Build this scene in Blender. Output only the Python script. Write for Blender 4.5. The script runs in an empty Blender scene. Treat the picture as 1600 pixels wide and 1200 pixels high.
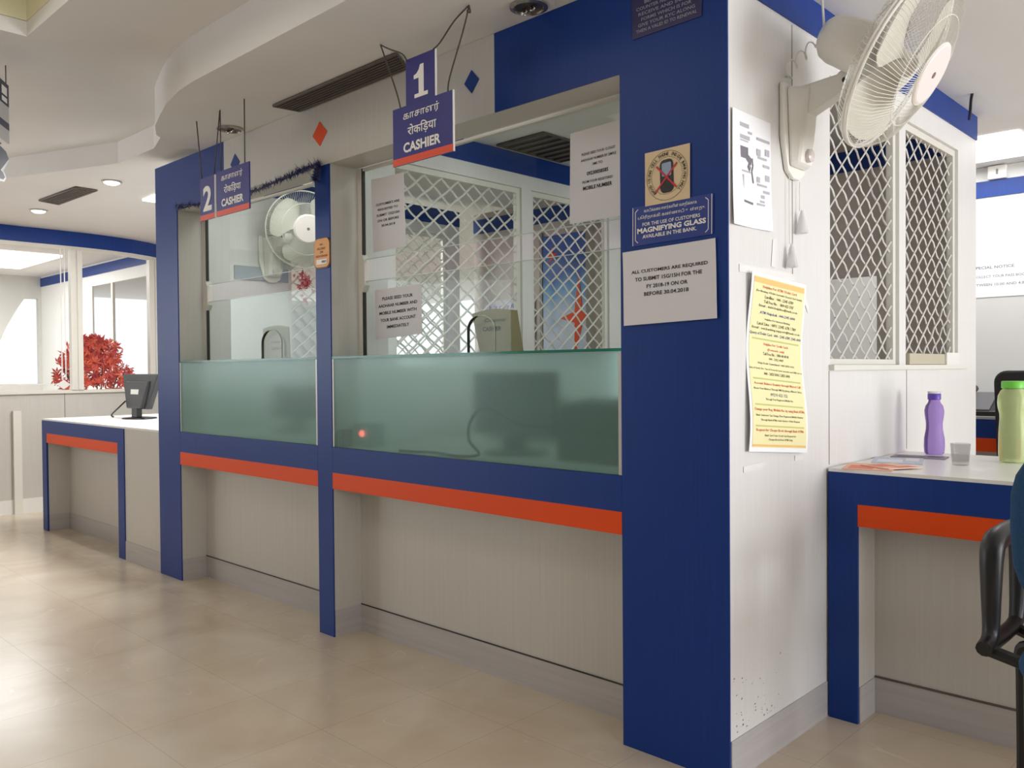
import bpy, bmesh, math, random
from mathutils import Vector, Matrix
random.seed(7)
C = bpy.context.scene.collection
sc = bpy.context.scene

# ------------------------------------------------------------------ camera
cd = bpy.data.cameras.new('camera'); cam = bpy.data.objects.new('camera', cd); C.objects.link(cam)
cd.sensor_fit = 'HORIZONTAL'; cd.sensor_width = 36.0; cd.lens = 1319.14 / 1600 * 36.0
cd.clip_start = 0.05; cd.clip_end = 200
r = Vector((0.72093832, 0.69295473, -0.00785428)); u = Vector((-0.00544994, 0.01700269, 0.99984059)); w = Vector((-0.69297781, 0.72078059, -0.01603445))
m = Matrix((r, u, -w)).transposed().to_4x4(); m.translation = Vector((1.17891, -2.08410, 1.15))
cam.matrix_world = m
sc.camera = cam

# ------------------------------------------------------------------ world, lights, exposure
wd = bpy.data.worlds.new('daylight'); sc.world = wd; wd.use_nodes = True
wd.node_tree.nodes['Background'].inputs[0].default_value = (0.965, 0.985, 1.01, 1)
wd.node_tree.nodes['Background'].inputs[1].default_value = 1.55
sc.view_settings.view_transform = 'Standard'; sc.view_settings.look = 'None'
sc.view_settings.gamma = 1.0; sc.view_settings.exposure = -0.45
try: sc.view_settings.use_curve_mapping = False
except Exception: pass
sc.cycles.use_denoising = True
sc.cycles.max_bounces = 10; sc.cycles.transparent_max_bounces = 24
sc.cycles.sample_clamp_indirect = 4.0
sc.cycles.caustics_reflective = False

def area(name, loc, target, sx, sy, power, col=(1, 1, 1)):
    l = bpy.data.lights.new(name, 'AREA'); l.shape = 'RECTANGLE'; l.size = sx; l.size_y = sy
    l.energy = power; l.color = col
    o = bpy.data.objects.new(name, l); C.objects.link(o); o.location = loc
    d = Vector(target) - Vector(loc)
    o.rotation_euler = d.to_track_quat('-Z', 'Y').to_euler()
    return o
area('window_daylight_right', (6.6, 1.5, 1.25), (0, .6, 1.6), 2.4, 2.0, 340, (0.96, 0.985, 1.03))
area('window_daylight_front_right', (6.6, -2.6, 1.7), (0, .2, 1.9), 1.6, 1.2, 75, (0.96, 0.985, 1.03))  # added fill light; brightens the side wall where the fan blocks the daylight
area('window_daylight_left', (-9.2, -5.0, 1.45), (-4.0, 0, 1.2), 5.5, 2.1, 275, (0.94, 0.98, 1.04))

# ------------------------------------------------------------------ helpers
class MB:
    def __init__(s): s.v = []; s.f = []; s.sm = []
    def add(s, vs, fs, smooth=False):
        b = len(s.v); s.v += [tuple(p) for p in vs]
        s.f += [tuple(b + i for i in f) for f in fs]; s.sm += [smooth] * len(fs); return s
    def box(s, x0, x1, y0, y1, z0, z1):
        return s.add([(x0,y0,z0),(x1,y0,z0),(x1,y1,z0),(x0,y1,z0),(x0,y0,z1),(x1,y0,z1),(x1,y1,z1),(x0,y1,z1)],
            [(0,3,2,1),(4,5,6,7),(0,1,5,4),(1,2,6,5),(2,3,7,6),(3,0,4,7)])
    def hexa(s, a, b):   # two quads, a below b
        return s.add(list(a) + list(b), [(3,2,1,0),(4,5,6,7),(0,1,5,4),(1,2,6,5),(2,3,7,6),(3,0,4,7)])
    def prism(s, poly, axis, a, b, smooth=False):   # poly in the two other axes (in x,y,z order)
        n = len(poly)
        def P(p, c): q = list(p); q.insert(axis, c); return tuple(q)
        vs = [P(p, a) for p in poly] + [P(p, b) for p in poly]
        s.add(vs, [tuple(range(n))[::-1], tuple(range(n, 2*n))])
        return s.add(vs, [(i, (i+1) % n, n + (i+1) % n, n + i) for i in range(n)], smooth)
    def tube(s, pts, rad, n=8, closed=False, cap=True):
        pts = [Vector(p) for p in pts]; N = len(pts); vs = []; prev = None
        rads = rad if isinstance(rad, (list, tuple)) else [rad] * N
        for i, p in enumerate(pts):
            if closed: t = pts[(i+1) % N] - pts[i-1]
            else: t = pts[min(i+1, N-1)] - pts[max(i-1, 0)]
            if t.length < 1e-9: t = Vector((0,0,1))
            t.normalize()
            if prev is None:
                a = Vector((0,0,1)) if abs(t.z) < .9 else Vector((1,0,0))
                x = t.cross(a).normalized()
            else:
                x = prev - t * prev.dot(t)
                x = x.normalized() if x.length > 1e-6 else t.orthogonal().normalized()
            prev = x; y = t.cross(x)
            vs += [p + (x * math.cos(2*math.pi*k/n) + y * math.sin(2*math.pi*k/n)) * rads[i] for k in range(n)]
        fs = []
        for i in range(N if closed else N - 1):
            a, b = i*n, ((i+1) % N)*n
            fs += [(a+k, a+(k+1) % n, b+(k+1) % n, b+k) for k in range(n)]
        s.add(vs, fs, True)
        if cap and not closed: s.add(vs[:n], [tuple(range(n))[::-1]]); s.add(vs[-n:], [tuple(range(n))])
        return s
    def lathe(s, prof, o=(0,0,0), ax=None, n=32, cap=True):   # prof: (radius, height) along axis
        o = Vector(o)
        if ax is None: e1, e2, e3 = Vector((1,0,0)), Vector((0,1,0)), Vector((0,0,1))
        else: e1, e2, e3 = ax
        vs = []
        for (rr, h) in prof:
            vs += [o + e3*h + (e1*math.cos(2*math.pi*k/n) + e2*math.sin(2*math.pi*k/n))*rr for k in range(n)]
        fs = []
        for i in range(len(prof)-1):
            fs += [(i*n+k, i*n+(k+1) % n, (i+1)*n+(k+1) % n, (i+1)*n+k) for k in range(n)]
        s.add(vs, fs, True)
        if cap:
            s.add(vs[:n], [tuple(range(n))[::-1]]); s.add(vs[-n:], [tuple(range(n))])
        return s
    def xform(s, M): s.v = [tuple(M @ Vector(p)) for p in s.v]; return s
    def build(s, name, mat, parent=None, bevel=0):
        off = Vector((0,0,0)); p = parent
        while p is not None: off += p.location; p = p.parent
        me = bpy.data.meshes.new(name)
        me.from_pydata([tuple(Vector(v) - off) for v in s.v], [], s.f)
        for i, pl in enumerate(me.polygons): pl.use_smooth = s.sm[i]
        me.materials.append(mat); me.update()
        bm = bmesh.new(); bm.from_mesh(me)
        bmesh.ops.remove_doubles(bm, verts=bm.verts, dist=1e-6)
        bmesh.ops.recalc_face_normals(bm, faces=bm.faces)
        for e in bm.edges:
            if len(e.link_faces) == 2 and e.calc_face_angle(0) > 0.7: e.smooth = False
        bm.to_mesh(me); bm.free()
        o = bpy.data.objects.new(name, me); C.objects.link(o)
        if parent is not None: o.parent = parent
        if bevel:
            b = o.modifiers.new('bevel', 'BEVEL'); b.width = bevel; b.segments = 2; b.limit_method = 'ANGLE'
        return o
def tag(o, label=None, cat=None, group=None, kind=None):
    if label: o['label'] = label
    if cat: o['category'] = cat
    if group: o['group'] = group
    if kind: o['kind'] = kind
    return o
def thing(name, loc, label, cat, group=None):
    o = bpy.data.objects.new(name, None); C.objects.link(o); o.location = loc; o.empty_display_size = .05
    return tag(o, label, cat, group)
def struct(name, mb, mat, label=None, bevel=0):
    o = mb.build(name, mat, None, bevel); o['kind'] = 'structure'
    if label: o['label'] = label
    return o
def bez(p0, p1, p2, n=10):
    p0, p1, p2 = Vector(p0), Vector(p1), Vector(p2)
    return [(1-t)**2*p0 + 2*t*(1-t)*p1 + t*t*p2 for t in [i/n for i in range(n+1)]]
def smooth_path(pts, n=6):
    P = [Vector(p) for p in pts]; P = [P[0]] + P + [P[-1]]; out = []
    for i in range(1, len(P)-2):
        a, b, c, d = P[i-1:i+3]
        for k in range(n):
            t = k/n
            out.append(.5*((2*b) + (c-a)*t + (2*a-5*b+4*c-d)*t*t + (3*b-a-3*c+d)*t**3))
    out.append(P[-2]); return out

# ------------------------------------------------------------------ materials
def lin(c):
    if isinstance(c, str): c = [int(c[i:i+2], 16)/255 for i in (0, 2, 4)]
    return tuple(x/12.92 if x <= .04045 else ((x+.055)/1.055)**2.4 for x in c) + (1,)
MATS = {}
def mat(name, col, rough=.5, metal=0, spec=.5, **kw):
    mm = bpy.data.materials.new(name); mm.use_nodes = True; b = mm.node_tree.nodes['Principled BSDF']
    b.inputs['Base Color'].default_value = lin(col); b.inputs['Roughness'].default_value = rough
    b.inputs['Metallic'].default_value = metal; b.inputs['Specular IOR Level'].default_value = spec
    for k, v in kw.items(): b.inputs[k.replace('_', ' ')].default_value = v
    MATS[name] = mm; return mm
def N(mm, t, **kw):
    n = mm.node_tree.nodes.new(t)
    for k, v in kw.items(): setattr(n, k, v)
    return n
def L(mm, a, b): mm.node_tree.links.new(a, b)
def bsdf(mm): return mm.node_tree.nodes['Principled BSDF']
def mottled(name, c1, c2, scale=(6,6,6), detail=4, rough=.5, bump=0, spec=.5, coat=0):
    mm = mat(name, c1, rough, 0, spec); b = bsdf(mm)
    tc = N(mm, 'ShaderNodeTexCoord'); mp = N(mm, 'ShaderNodeMapping'); mp.inputs['Scale'].default_value = scale
    nz = N(mm, 'ShaderNodeTexNoise'); nz.inputs['Scale'].default_value = 1; nz.inputs['Detail'].default_value = detail
    cr = N(mm, 'ShaderNodeValToRGB'); cr.color_ramp.elements[0].color = lin(c1); cr.color_ramp.elements[1].color = lin(c2)
    cr.color_ramp.elements[0].position = .35; cr.color_ramp.elements[1].position = .65
    L(mm, tc.outputs['Object'], mp.inputs[0]); L(mm, mp.outputs[0], nz.inputs['Vector']); L(mm, nz.outputs[0], cr.inputs[0]); L(mm, cr.outputs[0], b.inputs['Base Color'])
    if bump:
        bp = N(mm, 'ShaderNodeBump'); bp.inputs['Strength'].default_value = bump; bp.inputs['Distance'].default_value = .002
        L(mm, nz.outputs[0], bp.inputs['Height']); L(mm, bp.outputs[0], b.inputs['Normal'])
    if coat: b.inputs['Coat Weight'].default_value = coat; b.inputs['Coat Roughness'].default_value = .15
    return mm
# vertical-grain laminates (noise squeezed along Z)
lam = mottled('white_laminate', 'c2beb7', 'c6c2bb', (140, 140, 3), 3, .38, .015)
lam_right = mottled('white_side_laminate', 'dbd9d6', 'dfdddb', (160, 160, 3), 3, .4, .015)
blue = mottled('blue_laminate', '12357e', '143883', (120, 120, 3), 3, .4, .01, .25)
orange = mat('orange_laminate', 'e24c10', .42, 0, .25)
white = mat('white_paint', 'e2e0dc', .5)
white_top = mat('white_worktop', 'e9e8e6', .3)
frame_w = mat('white_frame_metal', 'dcd9d0', .4)
grey_metal = mottled('grey_skirting_metal', 'b0abaa', 'b8b3b1', (2, 2, 60), 3, .38)
gasket = mat('dark_gasket', '2c2925', .6)
black = mat('black_plastic', '17171a', .38)
dark = mat('dark_grey_plastic', '2b2b2e', .5)
ceil_m = mottled('ceiling_paint', 'e4e2e0', 'e8e6e4', (2, 2, 2), 2, .75)
cream_m = mat('coffer_cream', 'e9e4c6', .7)
paper = mat('paper', 'dddbe0', .7)
paper_bright = mat('bright_paper', 'f2f2f4', .7)
ink = mat('black_ink', '1b1a1e', .7)
ink_grey = mat('grey_ink', '8a898f', .7)
ink_soft = mat('soft_ink', '6e6d75', .7)
signblue = mat('sign_blue', '2a2a7c', .35)
signwhite = mat('sign_white', 'eeebe6', .45)
signred = mat('sign_red', 'dd4a26', .4)
wire_m = mat('grey_wire', '55504a', .5, .4)
steel = mat('grille_steel', 'dcd9d2', .35)
cream_card = mat('cream_card', '9a8a66', .6)
pinkwall = mottled('pink_wall', 'bfb2ad', 'c8bab4', (5,5,5), 3, .7)
plastic_w = mat('white_fan_plastic', 'eceae2', .32)
plastic_bl = mat('fan_blade_plastic', 'e6e3d6', .3, 0, .5, Transmission_Weight=.2, IOR=1.2)
pinkish = mat('fan_cap', 'ecdfdc', .4)

def glass(name, col, fac=.12, rough=.0):
    mm = bpy.data.materials.new(name); mm.use_nodes = True; nt = mm.node_tree; nt.nodes.remove(bsdf(mm))
    out = nt.nodes['Material Output']
    t = N(mm, 'ShaderNodeBsdfTransparent'); t.inputs[0].default_value = col + (1,)
    g = N(mm, 'ShaderNodeBsdfGlossy'); g.inputs['Roughness'].default_value = rough; g.inputs[0].default_value = (.9, 1, .96, 1)
    fr = N(mm, 'ShaderNodeFresnel'); fr.inputs[0].default_value = 1.22
    mx = N(mm, 'ShaderNodeMixShader')
    ge = N(mm, 'ShaderNodeNewGeometry'); iv = N(mm, 'ShaderNodeMath', operation='SUBTRACT'); iv.inputs[0].default_value = 1; L(mm, ge.outputs['Backfacing'], iv.inputs[1])
    mu = N(mm, 'ShaderNodeMath', operation='MULTIPLY'); L(mm, fr.outputs[0], mu.inputs[0]); L(mm, iv.outputs[0], mu.inputs[1])
    L(mm, mu.outputs[0], mx.inputs[0]); L(mm, t.outputs[0], mx.inputs[1]); L(mm, g.outputs[0], mx.inputs[2]); L(mm, mx.outputs[0], out.inputs[0])
    return mm
clear = glass('clear_glass', (.93, .965, .94), .1, .02)
clear_far = glass('far_clear_glass', (.97, .98, .98), .1, .02)
green_edge = mat('green_glass_edge', '2f8f78', .12, 0, .5, Transmission_Weight=.5, IOR=1.3)
def frosted_mat():
    mm = bpy.data.materials.new('frosted_glass'); mm.use_nodes = True; nt = mm.node_tree; b = bsdf(mm)
    b.inputs['Base Color'].default_value = (.60, .88, .82, 1); b.inputs['Transmission Weight'].default_value = 1
    b.inputs['Roughness'].default_value = .24; b.inputs['IOR'].default_value = 1.25
    d = N(mm, 'ShaderNodeBsdfDiffuse'); d.inputs[0].default_value = (.40, .60, .55, 1)
    tr = N(mm, 'ShaderNodeBsdfTranslucent'); tr.inputs[0].default_value = (.5, .72, .66, 1)
    m1 = N(mm, 'ShaderNodeMixShader'); m1.inputs[0].default_value = .35
    m2 = N(mm, 'ShaderNodeMixShader'); m2.inputs[0].default_value = .24
    L(mm, d.outputs[0], m1.inputs[1]); L(mm, tr.outputs[0], m1.inputs[2])
    L(mm, b.outputs[0], m2.inputs[1]); L(mm, m1.outputs[0], m2.inputs[2]); L(mm, m2.outputs[0], nt.nodes['Material Output'].inputs[0])
    return mm
frost = frosted_mat()
def emit(name, col, s):
    mm = bpy.data.materials.new(name); mm.use_nodes = True; b = bsdf(mm)
    b.inputs['Base Color'].default_value = col + (1,); b.inputs['Emission Color'].default_value = col + (1,); b.inputs['Emission Strength'].default_value = s
    return mm
lamp_e = emit('lamp_glow', (1, .97, .92), 6)
panel_e = emit('light_panel_glow', (1, 1, 1), 3)
red_e = emit('red_led', (1, .12, .1), 5)

def floor_mat():
    mm = mat('beige_marble_tiles', 'b9a184', .2); b = bsdf(mm); b.inputs['Roughness'].default_value = .22
    tc = N(mm, 'ShaderNodeTexCoord'); mp = N(mm, 'ShaderNodeMapping')
    L(mm, tc.outputs['Object'], mp.inputs[0])
    n1 = N(mm, 'ShaderNodeTexNoise'); n1.inputs['Scale'].default_value = 2.2; n1.inputs['Detail'].default_value = 6; n1.inputs['Distortion'].default_value = .8
    L(mm, mp.outputs[0], n1.inputs['Vector'])
    c1 = N(mm, 'ShaderNodeValToRGB'); e = c1.color_ramp.elements
    e[0].position = .3; e[0].color = lin('c6b49c'); e[1].position = .68; e[1].color = lin('d9ccb9')
    L(mm, n1.outputs[0], c1.inputs[0])
    # pale veins
    n2 = N(mm, 'ShaderNodeTexNoise'); n2.inputs['Scale'].default_value = 1.7; n2.inputs['Detail'].default_value = 3; n2.inputs['Distortion'].default_value = 1.2
    L(mm, mp.outputs[0], n2.inputs['Vector'])
    a = N(mm, 'ShaderNodeMath', operation='SUBTRACT'); a.inputs[1].default_value = .5; L(mm, n2.outputs[0], a.inputs[0])
    ab = N(mm, 'ShaderNodeMath', operation='ABSOLUTE'); L(mm, a.outputs[0], ab.inputs[0])
    lt = N(mm, 'ShaderNodeMapRange'); lt.inputs[1].default_value = 0; lt.inputs[2].default_value = .006; lt.inputs[3].default_value = .55; lt.inputs[4].default_value = 0
    L(mm, ab.outputs[0], lt.inputs[0])
    n3 = N(mm, 'ShaderNodeTexNoise'); n3.inputs['Scale'].default_value = 6; L(mm, mp.outputs[0], n3.inputs['Vector'])
    mr = N(mm, 'ShaderNodeMapRange'); mr.inputs[1].default_value = .5; mr.inputs[2].default_value = .62; L(mm, n3.outputs[0], mr.inputs[0])
    mu = N(mm, 'ShaderNodeMath', operation='MULTIPLY'); L(mm, lt.outputs[0], mu.inputs[0]); L(mm, mr.outputs[0], mu.inputs[1])
    mx = N(mm, 'ShaderNodeMixRGB'); mx.inputs[2].default_value = lin('e2d5bf'); L(mm, mu.outputs[0], mx.inputs[0]); L(mm, c1.outputs[0], mx.inputs[1])
    # joints
    mp2 = N(mm, 'ShaderNodeMapping'); mp2.inputs['Location'].default_value = (.30, .15, 0); L(mm, tc.outputs['Object'], mp2.inputs[0])
    br = N(mm, 'ShaderNodeTexBrick'); br.offset = 0; br.inputs['Scale'].default_value = 1; br.inputs['Brick Width'].default_value = .42; br.inputs['Row Height'].default_value = .42
    br.inputs['Mortar Size'].default_value = .0016; br.inputs['Mortar Smooth'].default_value = .1; br.inputs['Color1'].default_value = (1,1,1,1); br.inputs['Color2'].default_value = (.97,.97,.97,1); br.inputs['Mortar'].default_value = (.80,.76,.72,1)
    L(mm, mp2.outputs[0], br.inputs['Vector'])
    m3 = N(mm, 'ShaderNodeMixRGB', blend_type='MULTIPLY'); m3.inputs[0].default_value = .8
    L(mm, mx.outputs[0], m3.inputs[1]); L(mm, br.outputs[0], m3.inputs[2]); L(mm, m3.outputs[0], b.inputs['Base Color'])
    return mm

# ------------------------------------------------------------------ text and sheets
def glyphs(s, bold=0.0, res=2, shear=0.0):
    cu = bpy.data.curves.new('t', 'FONT'); cu.body = s; cu.resolution_u = res; cu.offset = bold; cu.shear = shear
    cu.fill_mode = 'FRONT'
    ob = bpy.data.objects.new('t', cu); C.objects.link(ob)
    dg = bpy.context.evaluated_depsgraph_get(); dg.update()
    me = bpy.data.meshes.new_from_object(ob.evaluated_get(dg))
    vs = [(v.co.x, v.co.y) for v in me.vertices]; fs = [tuple(p.vertices) for p in me.polygons]
    bpy.data.objects.remove(ob); bpy.data.curves.remove(cu); bpy.data.meshes.remove(me)
    return vs, fs
class Plane:   # a quad given by its four corners in 3-D; (s, t) with s to the right and t upwards, 0..1
    fn = None
    def __init__(self, tl, tr, br, bl, n):
        self.c = [Vector(q) for q in (tl, tr, br, bl)]; self.n = Vector(n).normalized()
    def at(self, s, t, off=0):
        tl, tr, br, bl = self.c
        if self.fn: off = off + self.fn(s, t)
        return (tl*(1-s)*t + tr*s*t + br*s*(1-t) + bl*(1-s)*(1-t)) + self.n*off
def text_on(mb, pl, s, cx, y0, w_, h_, bold=0, shear=0, off=.0012, res=2, skew=0):
    vs, fs = glyphs(s, bold, res, shear)
    if not vs: return
    x0 = min(v[0] for v in vs); x1 = max(v[0] for v in vs); b0 = min(v[1] for v in vs); b1 = max(v[1] for v in vs)
    mb.add([pl.at(cx + ((x-x0)/(x1-x0)-.5)*w_, y0 + (y-b0)/(b1-b0)*h_, off) for x, y in vs], fs)
def rect_on(mb, pl, s0, s1, t0, t1, off=.0008, th=.0006):
    a = [pl.at(s, t, off-th) for s, t in ((s0,t0),(s1,t0),(s1,t1),(s0,t1))]
    b = [pl.at(s, t, off) for s, t in ((s0,t0),(s1,t0),(s1,t1),(s0,t1))]
    mb.hexa(a, b)
def line_on(mb, pl, pts, wd, off=.0009, asp=1.0):
    for (a, b) in zip(pts[:-1], pts[1:]):
        dx, dy = (b[0]-a[0]), (b[1]-a[1])*asp; l = math.hypot(dx, dy) or 1
        nx, ny = -dy/l*wd/2, dx/l*wd/2/asp
        mb.add([pl.at(a[0]+nx, a[1]+ny, off), pl.at(b[0]+nx, b[1]+ny, off), pl.at(b[0]-nx, b[1]-ny, off), pl.at(a[0]-nx, a[1]-ny, off)], [(0,1,2,3)])
def poly_on(mb, pl, pts, off=.0008): mb.add([pl.at(s, t, off) for s, t in pts], [tuple(range(len(pts)))])
def sheet_mesh(pl, off, th, wave=0, nx=1, ny=1, fn=None):
    mb = MB(); vs = []
    for k in (0, 1):
        for j in range(ny+1):
            for i in range(nx+1):
                s, t = i/nx, j/ny
                o = off + (fn(s, t) if fn else 0)
                vs.append(pl.at(s, t, o - (th if k == 0 else 0)))
    W_ = nx+1; B = W_*(ny+1); fs = []
    for j in range(ny):
        for i in range(nx):
            q = (j*W_+i, j*W_+i+1, (j+1)*W_+i+1, (j+1)*W_+i); fs += [tuple(B+x for x in q), q[::-1]]
    ring = [i for i in range(W_)] + [j*W_+nx for j in range(1, ny+1)] + [ny*W_+i for i in range(nx-1, -1, -1)] + [j*W_ for j in range(ny-1, 0, -1)]
    for a, b in zip(ring, ring[1:] + ring[:1]): fs.append((a, b, B+b, B+a))
    mb.add(vs, fs, nx > 1 or ny > 1); return mb
def PY(y, tl, tr, br, bl): return Plane(*[(p[0], y, p[1]) for p in (tl, tr, br, bl)], (0, -1, 0))
def PX(x, tl, tr, br, bl): return Plane(*[(x, p[0], p[1]) for p in (tl, tr, br, bl)], (1, 0, 0))
def notice(name, label, cat, pl, m_, lines, group=None, textmat=None, off=.003, th=.0012, fn=None, nx=1, ny=1):
    t = thing(name, pl.at(.5, 0), label, cat, group)
    sheet_mesh(pl, off, th, 0, nx, ny, fn).build('sheet', m_, t)
    mb = MB(); pl.fn = fn
    for ln in lines:
        s, cx, y0, w_, h_ = ln[:5]; bd = ln[5] if len(ln) > 5 else .012
        text_on(mb, pl, s, cx, y0, w_, h_, bd, off=off+.0008)
    if lines: mb.build('printed_text', textmat or ink, t)
    return t

# ================================================================== SETTING
ZC, ZL, ZT = 2.318, 2.375, 2.50         # soffit, lower ceiling, tray
struct('floor', MB().box(-13, 7, -7, 8, -.05, 0), floor_mat())
def ceiling():
    mb = MB()
    A = [(7, -.51), (-2.1, -.512), (-2.25, -.5), (-2.44, -.465), (-2.62, -.415), (-2.8, -.36), (-2.95, -.29), (-3.04, -.2), (-3.07, -.1), (-3.08, .05), (-3.08, 2.5), (-3.08, 8), (7, 8)]
    mb.prism(A, 2, ZC, ZT + .004)
    B = [(-3.0, -.24), (-3.15, -.175), (-3.42, -.10), (-3.89, -.107), (-4.3, -.27), (-4.81, -.47), (-13, -3.4), (-13, 8), (-3.0, 8)]
    mb.prism(B, 2, ZL, ZT + .004)
    # tray ceiling around the coffer
    x0, x1, y0, y1 = -2.565, -.5, -2.6, -.972
    for (a, b, c, d) in ((-13, 7, -7, y0), (-13, 7, y1, 8), (-13, x0, y0, y1), (x1, 7, y0, y1)): mb.box(a, b, c, d, ZT, ZT + .06)
    return mb
struct('ceiling', ceiling(), ceil_m)
def coffer():
    x0, x1, y0, y1 = -2.565, -.5, -2.6, -.972; z0, z1 = ZT + .002, ZT + .26; t = .04; mb = MB()
    mb.box(x0-t, x0, y0-t, y1+t, ZT+.062, z1); mb.box(x1, x1+t, y0-t, y1+t, ZT+.062, z1); mb.box(x0, x1, y0-t, y0, ZT+.062, z1); mb.box(x0, x1, y1, y1+t, ZT+.062, z1)
    mb.box(x0-t, x1+t, y0-t, y1+t, z1, z1 + .03)
    return mb
struct('trim_1', coffer(), cream_m)
struct('wall_entrance', MB().box(-7.0, 7, -6.2, -6.1, 0, ZT), mat('entrance_paint', 'b5b0a8', .6))  # unseen wall behind the camera, added to hold back the world light
# --- booth front (plane Y = 0)
X5, X4, X3, X2, X1 = -3.642, -3.371, -2.016, -1.905, -.363
HB = .116; RB = .146                     # skirting height, recess depth
ZB = 2.045                                # underside of the fascia beam
wf = MB()
wf.box(-2.832, -.898, 0, RB, ZB, ZC - .001)                                          # white fascia
wf.box(X5, -2.832, .006, RB, ZB, ZC - .001); wf.box(-.898, -.006, .006, RB, ZB, ZC - .001)  # fascia behind the blue panels
wf.box(X5, X4, .006, RB, 0, ZB); wf.box(X3, X2, .006, RB, 0, ZB); wf.box(X1, -.006, .006, RB, 0, ZB)   # pier cores
wf.box(X5, -.006, RB, RB + .03, 0, .80)                                              # back of the recesses
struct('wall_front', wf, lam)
bl = MB(); bl.box(X5, X4, 0, .006, 0, ZB); bl.box(X5, -2.832, 0, .006, ZB, ZC - .001)
struct('trim_3', bl, blue)
struct('trim_4', MB().box(X3, X2, 0, .006, 0, ZB), blue)
bl = MB(); bl.box(X1, 0, 0, .006, 0, ZC - .001); bl.box(-.898, X1, 0, .006, ZB, ZC - .001)
struct('trim_5', bl, blue)
sk = MB()
for a, b in ((X4, X3), (X2, X1)):
    sk.box(a + .002, b - .002, RB - .004, RB - .0005, 0, HB); sk.box(a, a + .003, .006, RB - .004, 0, HB); sk.box(a + .002, b - .002, RB - .005, RB - .0005, HB, HB + .004)
struct('baseboard_front', sk, grey_metal)
gr = MB()
for a, b in ((X4, X3), (X2, X1)):
    gr.box(a + .004, b - .004, RB - .006, RB - .004, HB, HB + .005)
struct('trim_6', gr, gasket)

# --- right-hand side wall (plane X = 0)
WR0, WR1 = .664, 1.296; WR2, WR3 = 1.366, 2.02; WZ0, WZ1 = 1.16, 2.115; YE = 2.29
def lattice_wall(xa, xb, ya, openings, z0, z1, yend):
    mb = MB(); mb.box(xa, xb, ya, yend, 0, z0); mb.box(xa, xb, ya, yend, z1, ZC - .001)
    y = ya
    for a, b in openings: mb.box(xa, xb, y, a, z0, z1); y = b
    mb.box(xa, xb, y, yend, z0, z1); return mb
wr = lattice_wall(-.05, 0, .006, ((WR0, WR1), (WR2, WR3)), WZ0, WZ1, YE)
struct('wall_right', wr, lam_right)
struct('trim_7', MB().box(0, .006, .006, YE, 2.208, ZC - .001), blue)
struct('baseboard_right', MB().box(0, .004, .006, .63, 0, HB).box(0, .004, .80, YE, 0, HB), grey_metal)
gp = MB()
for y in (.652, 1.372): gp.box(-.001, .0012, y, y + .003, .83, WZ0 - .02)
gp.box(-.001, .0012, .388, .3905, 1.0, 2.2)
struct('trim_8', gp, mat('panel_seam', '77726c', .6))
sill = MB(); sill.box(-.05, .018, WR0 - .01, WR3 + .13, WZ0 - .018, WZ0)
struct('trim_9', sill, frame_w)

def grille(name, label, group, x, y0, y1, z0, z1, axis='X', dz=.082, slope=.78, th=.0036, framed=True, post=.028, wmat=None):
    """diamond mesh of two crossing families of kinked flat bars in the plane X = x (or Y = x)"""
    P = (lambda a, b, c: (x + c, a, b)) if axis == 'X' else (lambda a, b, c: (a, x + c, b))
    t = thing(name, P((y0+y1)/2, z0, 0), label, 'grille', group)
    if framed:
        fr = MB()
        for (a, b, c, d) in ((y0, y0+post, z0, z1), (y1-post, y1, z0, z1), (y0+post, y1-post, z0, z0+post*.7), (y0+post, y1-post, z1-post, z1)):
            p, q = P(a, c, -.012), P(b, d, .012)
            fr.box(min(p[0],q[0]), max(p[0],q[0]), min(p[1],q[1]), max(p[1],q[1]), min(p[2],q[2]), max(p[2],q[2]))
        fr.build('frame', frame_w, t)
        y0, y1, z0, z1 = y0+post, y1-post, z0+post*.7, z1-post
    mb = MB(); H_ = z1-z0; W_ = y1-y0; dy = dz/slope
    for sgn, c0 in ((1, .003), (-1, -.003)):
        k = -int(W_*slope/dz) - 2
        while k*dz < H_ + dz:
            pts = []; b0 = z0 + k*dz
            # sample along y; kink at each crossing
            n = int(round(W_/(dy/2)))
            ys = [y0 + W_*i/n for i in range(n+1)]
            seq = []
            for i, yy in enumerate(ys):
                q = (yy - y0); zz = b0 + q*slope if sgn > 0 else b0 + (W_ - q)*slope
                seq.append((yy, zz + (.0035 if i % 2 else -.0035)))
            # clip to the z-range
            out = []
            for (ya, za), (yb, zb) in zip(seq[:-1], seq[1:]):
                if max(za, zb) < z0 or min(za, zb) > z1: continue
                def cl(yA, zA, yB, zB):
                    if zA < z0: f = (z0-zA)/(zB-zA); return (yA+(yB-yA)*f, z0)
                    if zA > z1: f = (z1-zA)/(zB-zA); return (yA+(yB-yA)*f, z1)
                    return (yA, zA)
                A_ = cl(ya, za, yb, zb); B_ = cl(yb, zb, ya, za)
                if not out: out.append(A_)
                out.append(B_)
            if len(out) > 1: mb.tube([P(a, b, c0 + (.002 if i % 2 else -.002)) for i, (a, b) in enumerate(out)], th, 4)
            k += 1
    mb.build('diamond_mesh', wmat or steel, t)
    return t
grille('security_grille', 'white diamond-mesh grille in the side wall nearest the wall fan', 'diamond grilles in the side wall', -.025, WR0 + .001, WR1 - .001, WZ0 + .001, WZ1 - .001)
grille('security_grille', 'white diamond-mesh grille in the side wall farther from the wall fan', 'diamond grilles in the side wall', -.025, WR2 + .001, WR3 - .001, WZ0 + .001, WZ1 - .001)
t = thing('sliding_latch', (.004, 1.60, 1.161), 'pale metal latch bar low on the farther side-wall grille', 'latch')
MB().box(-.008, .012, 1.375, 1.80, 1.162, 1.205).build('bar', mat('beige_metal', 'b9b29c', .5), t)
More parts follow.
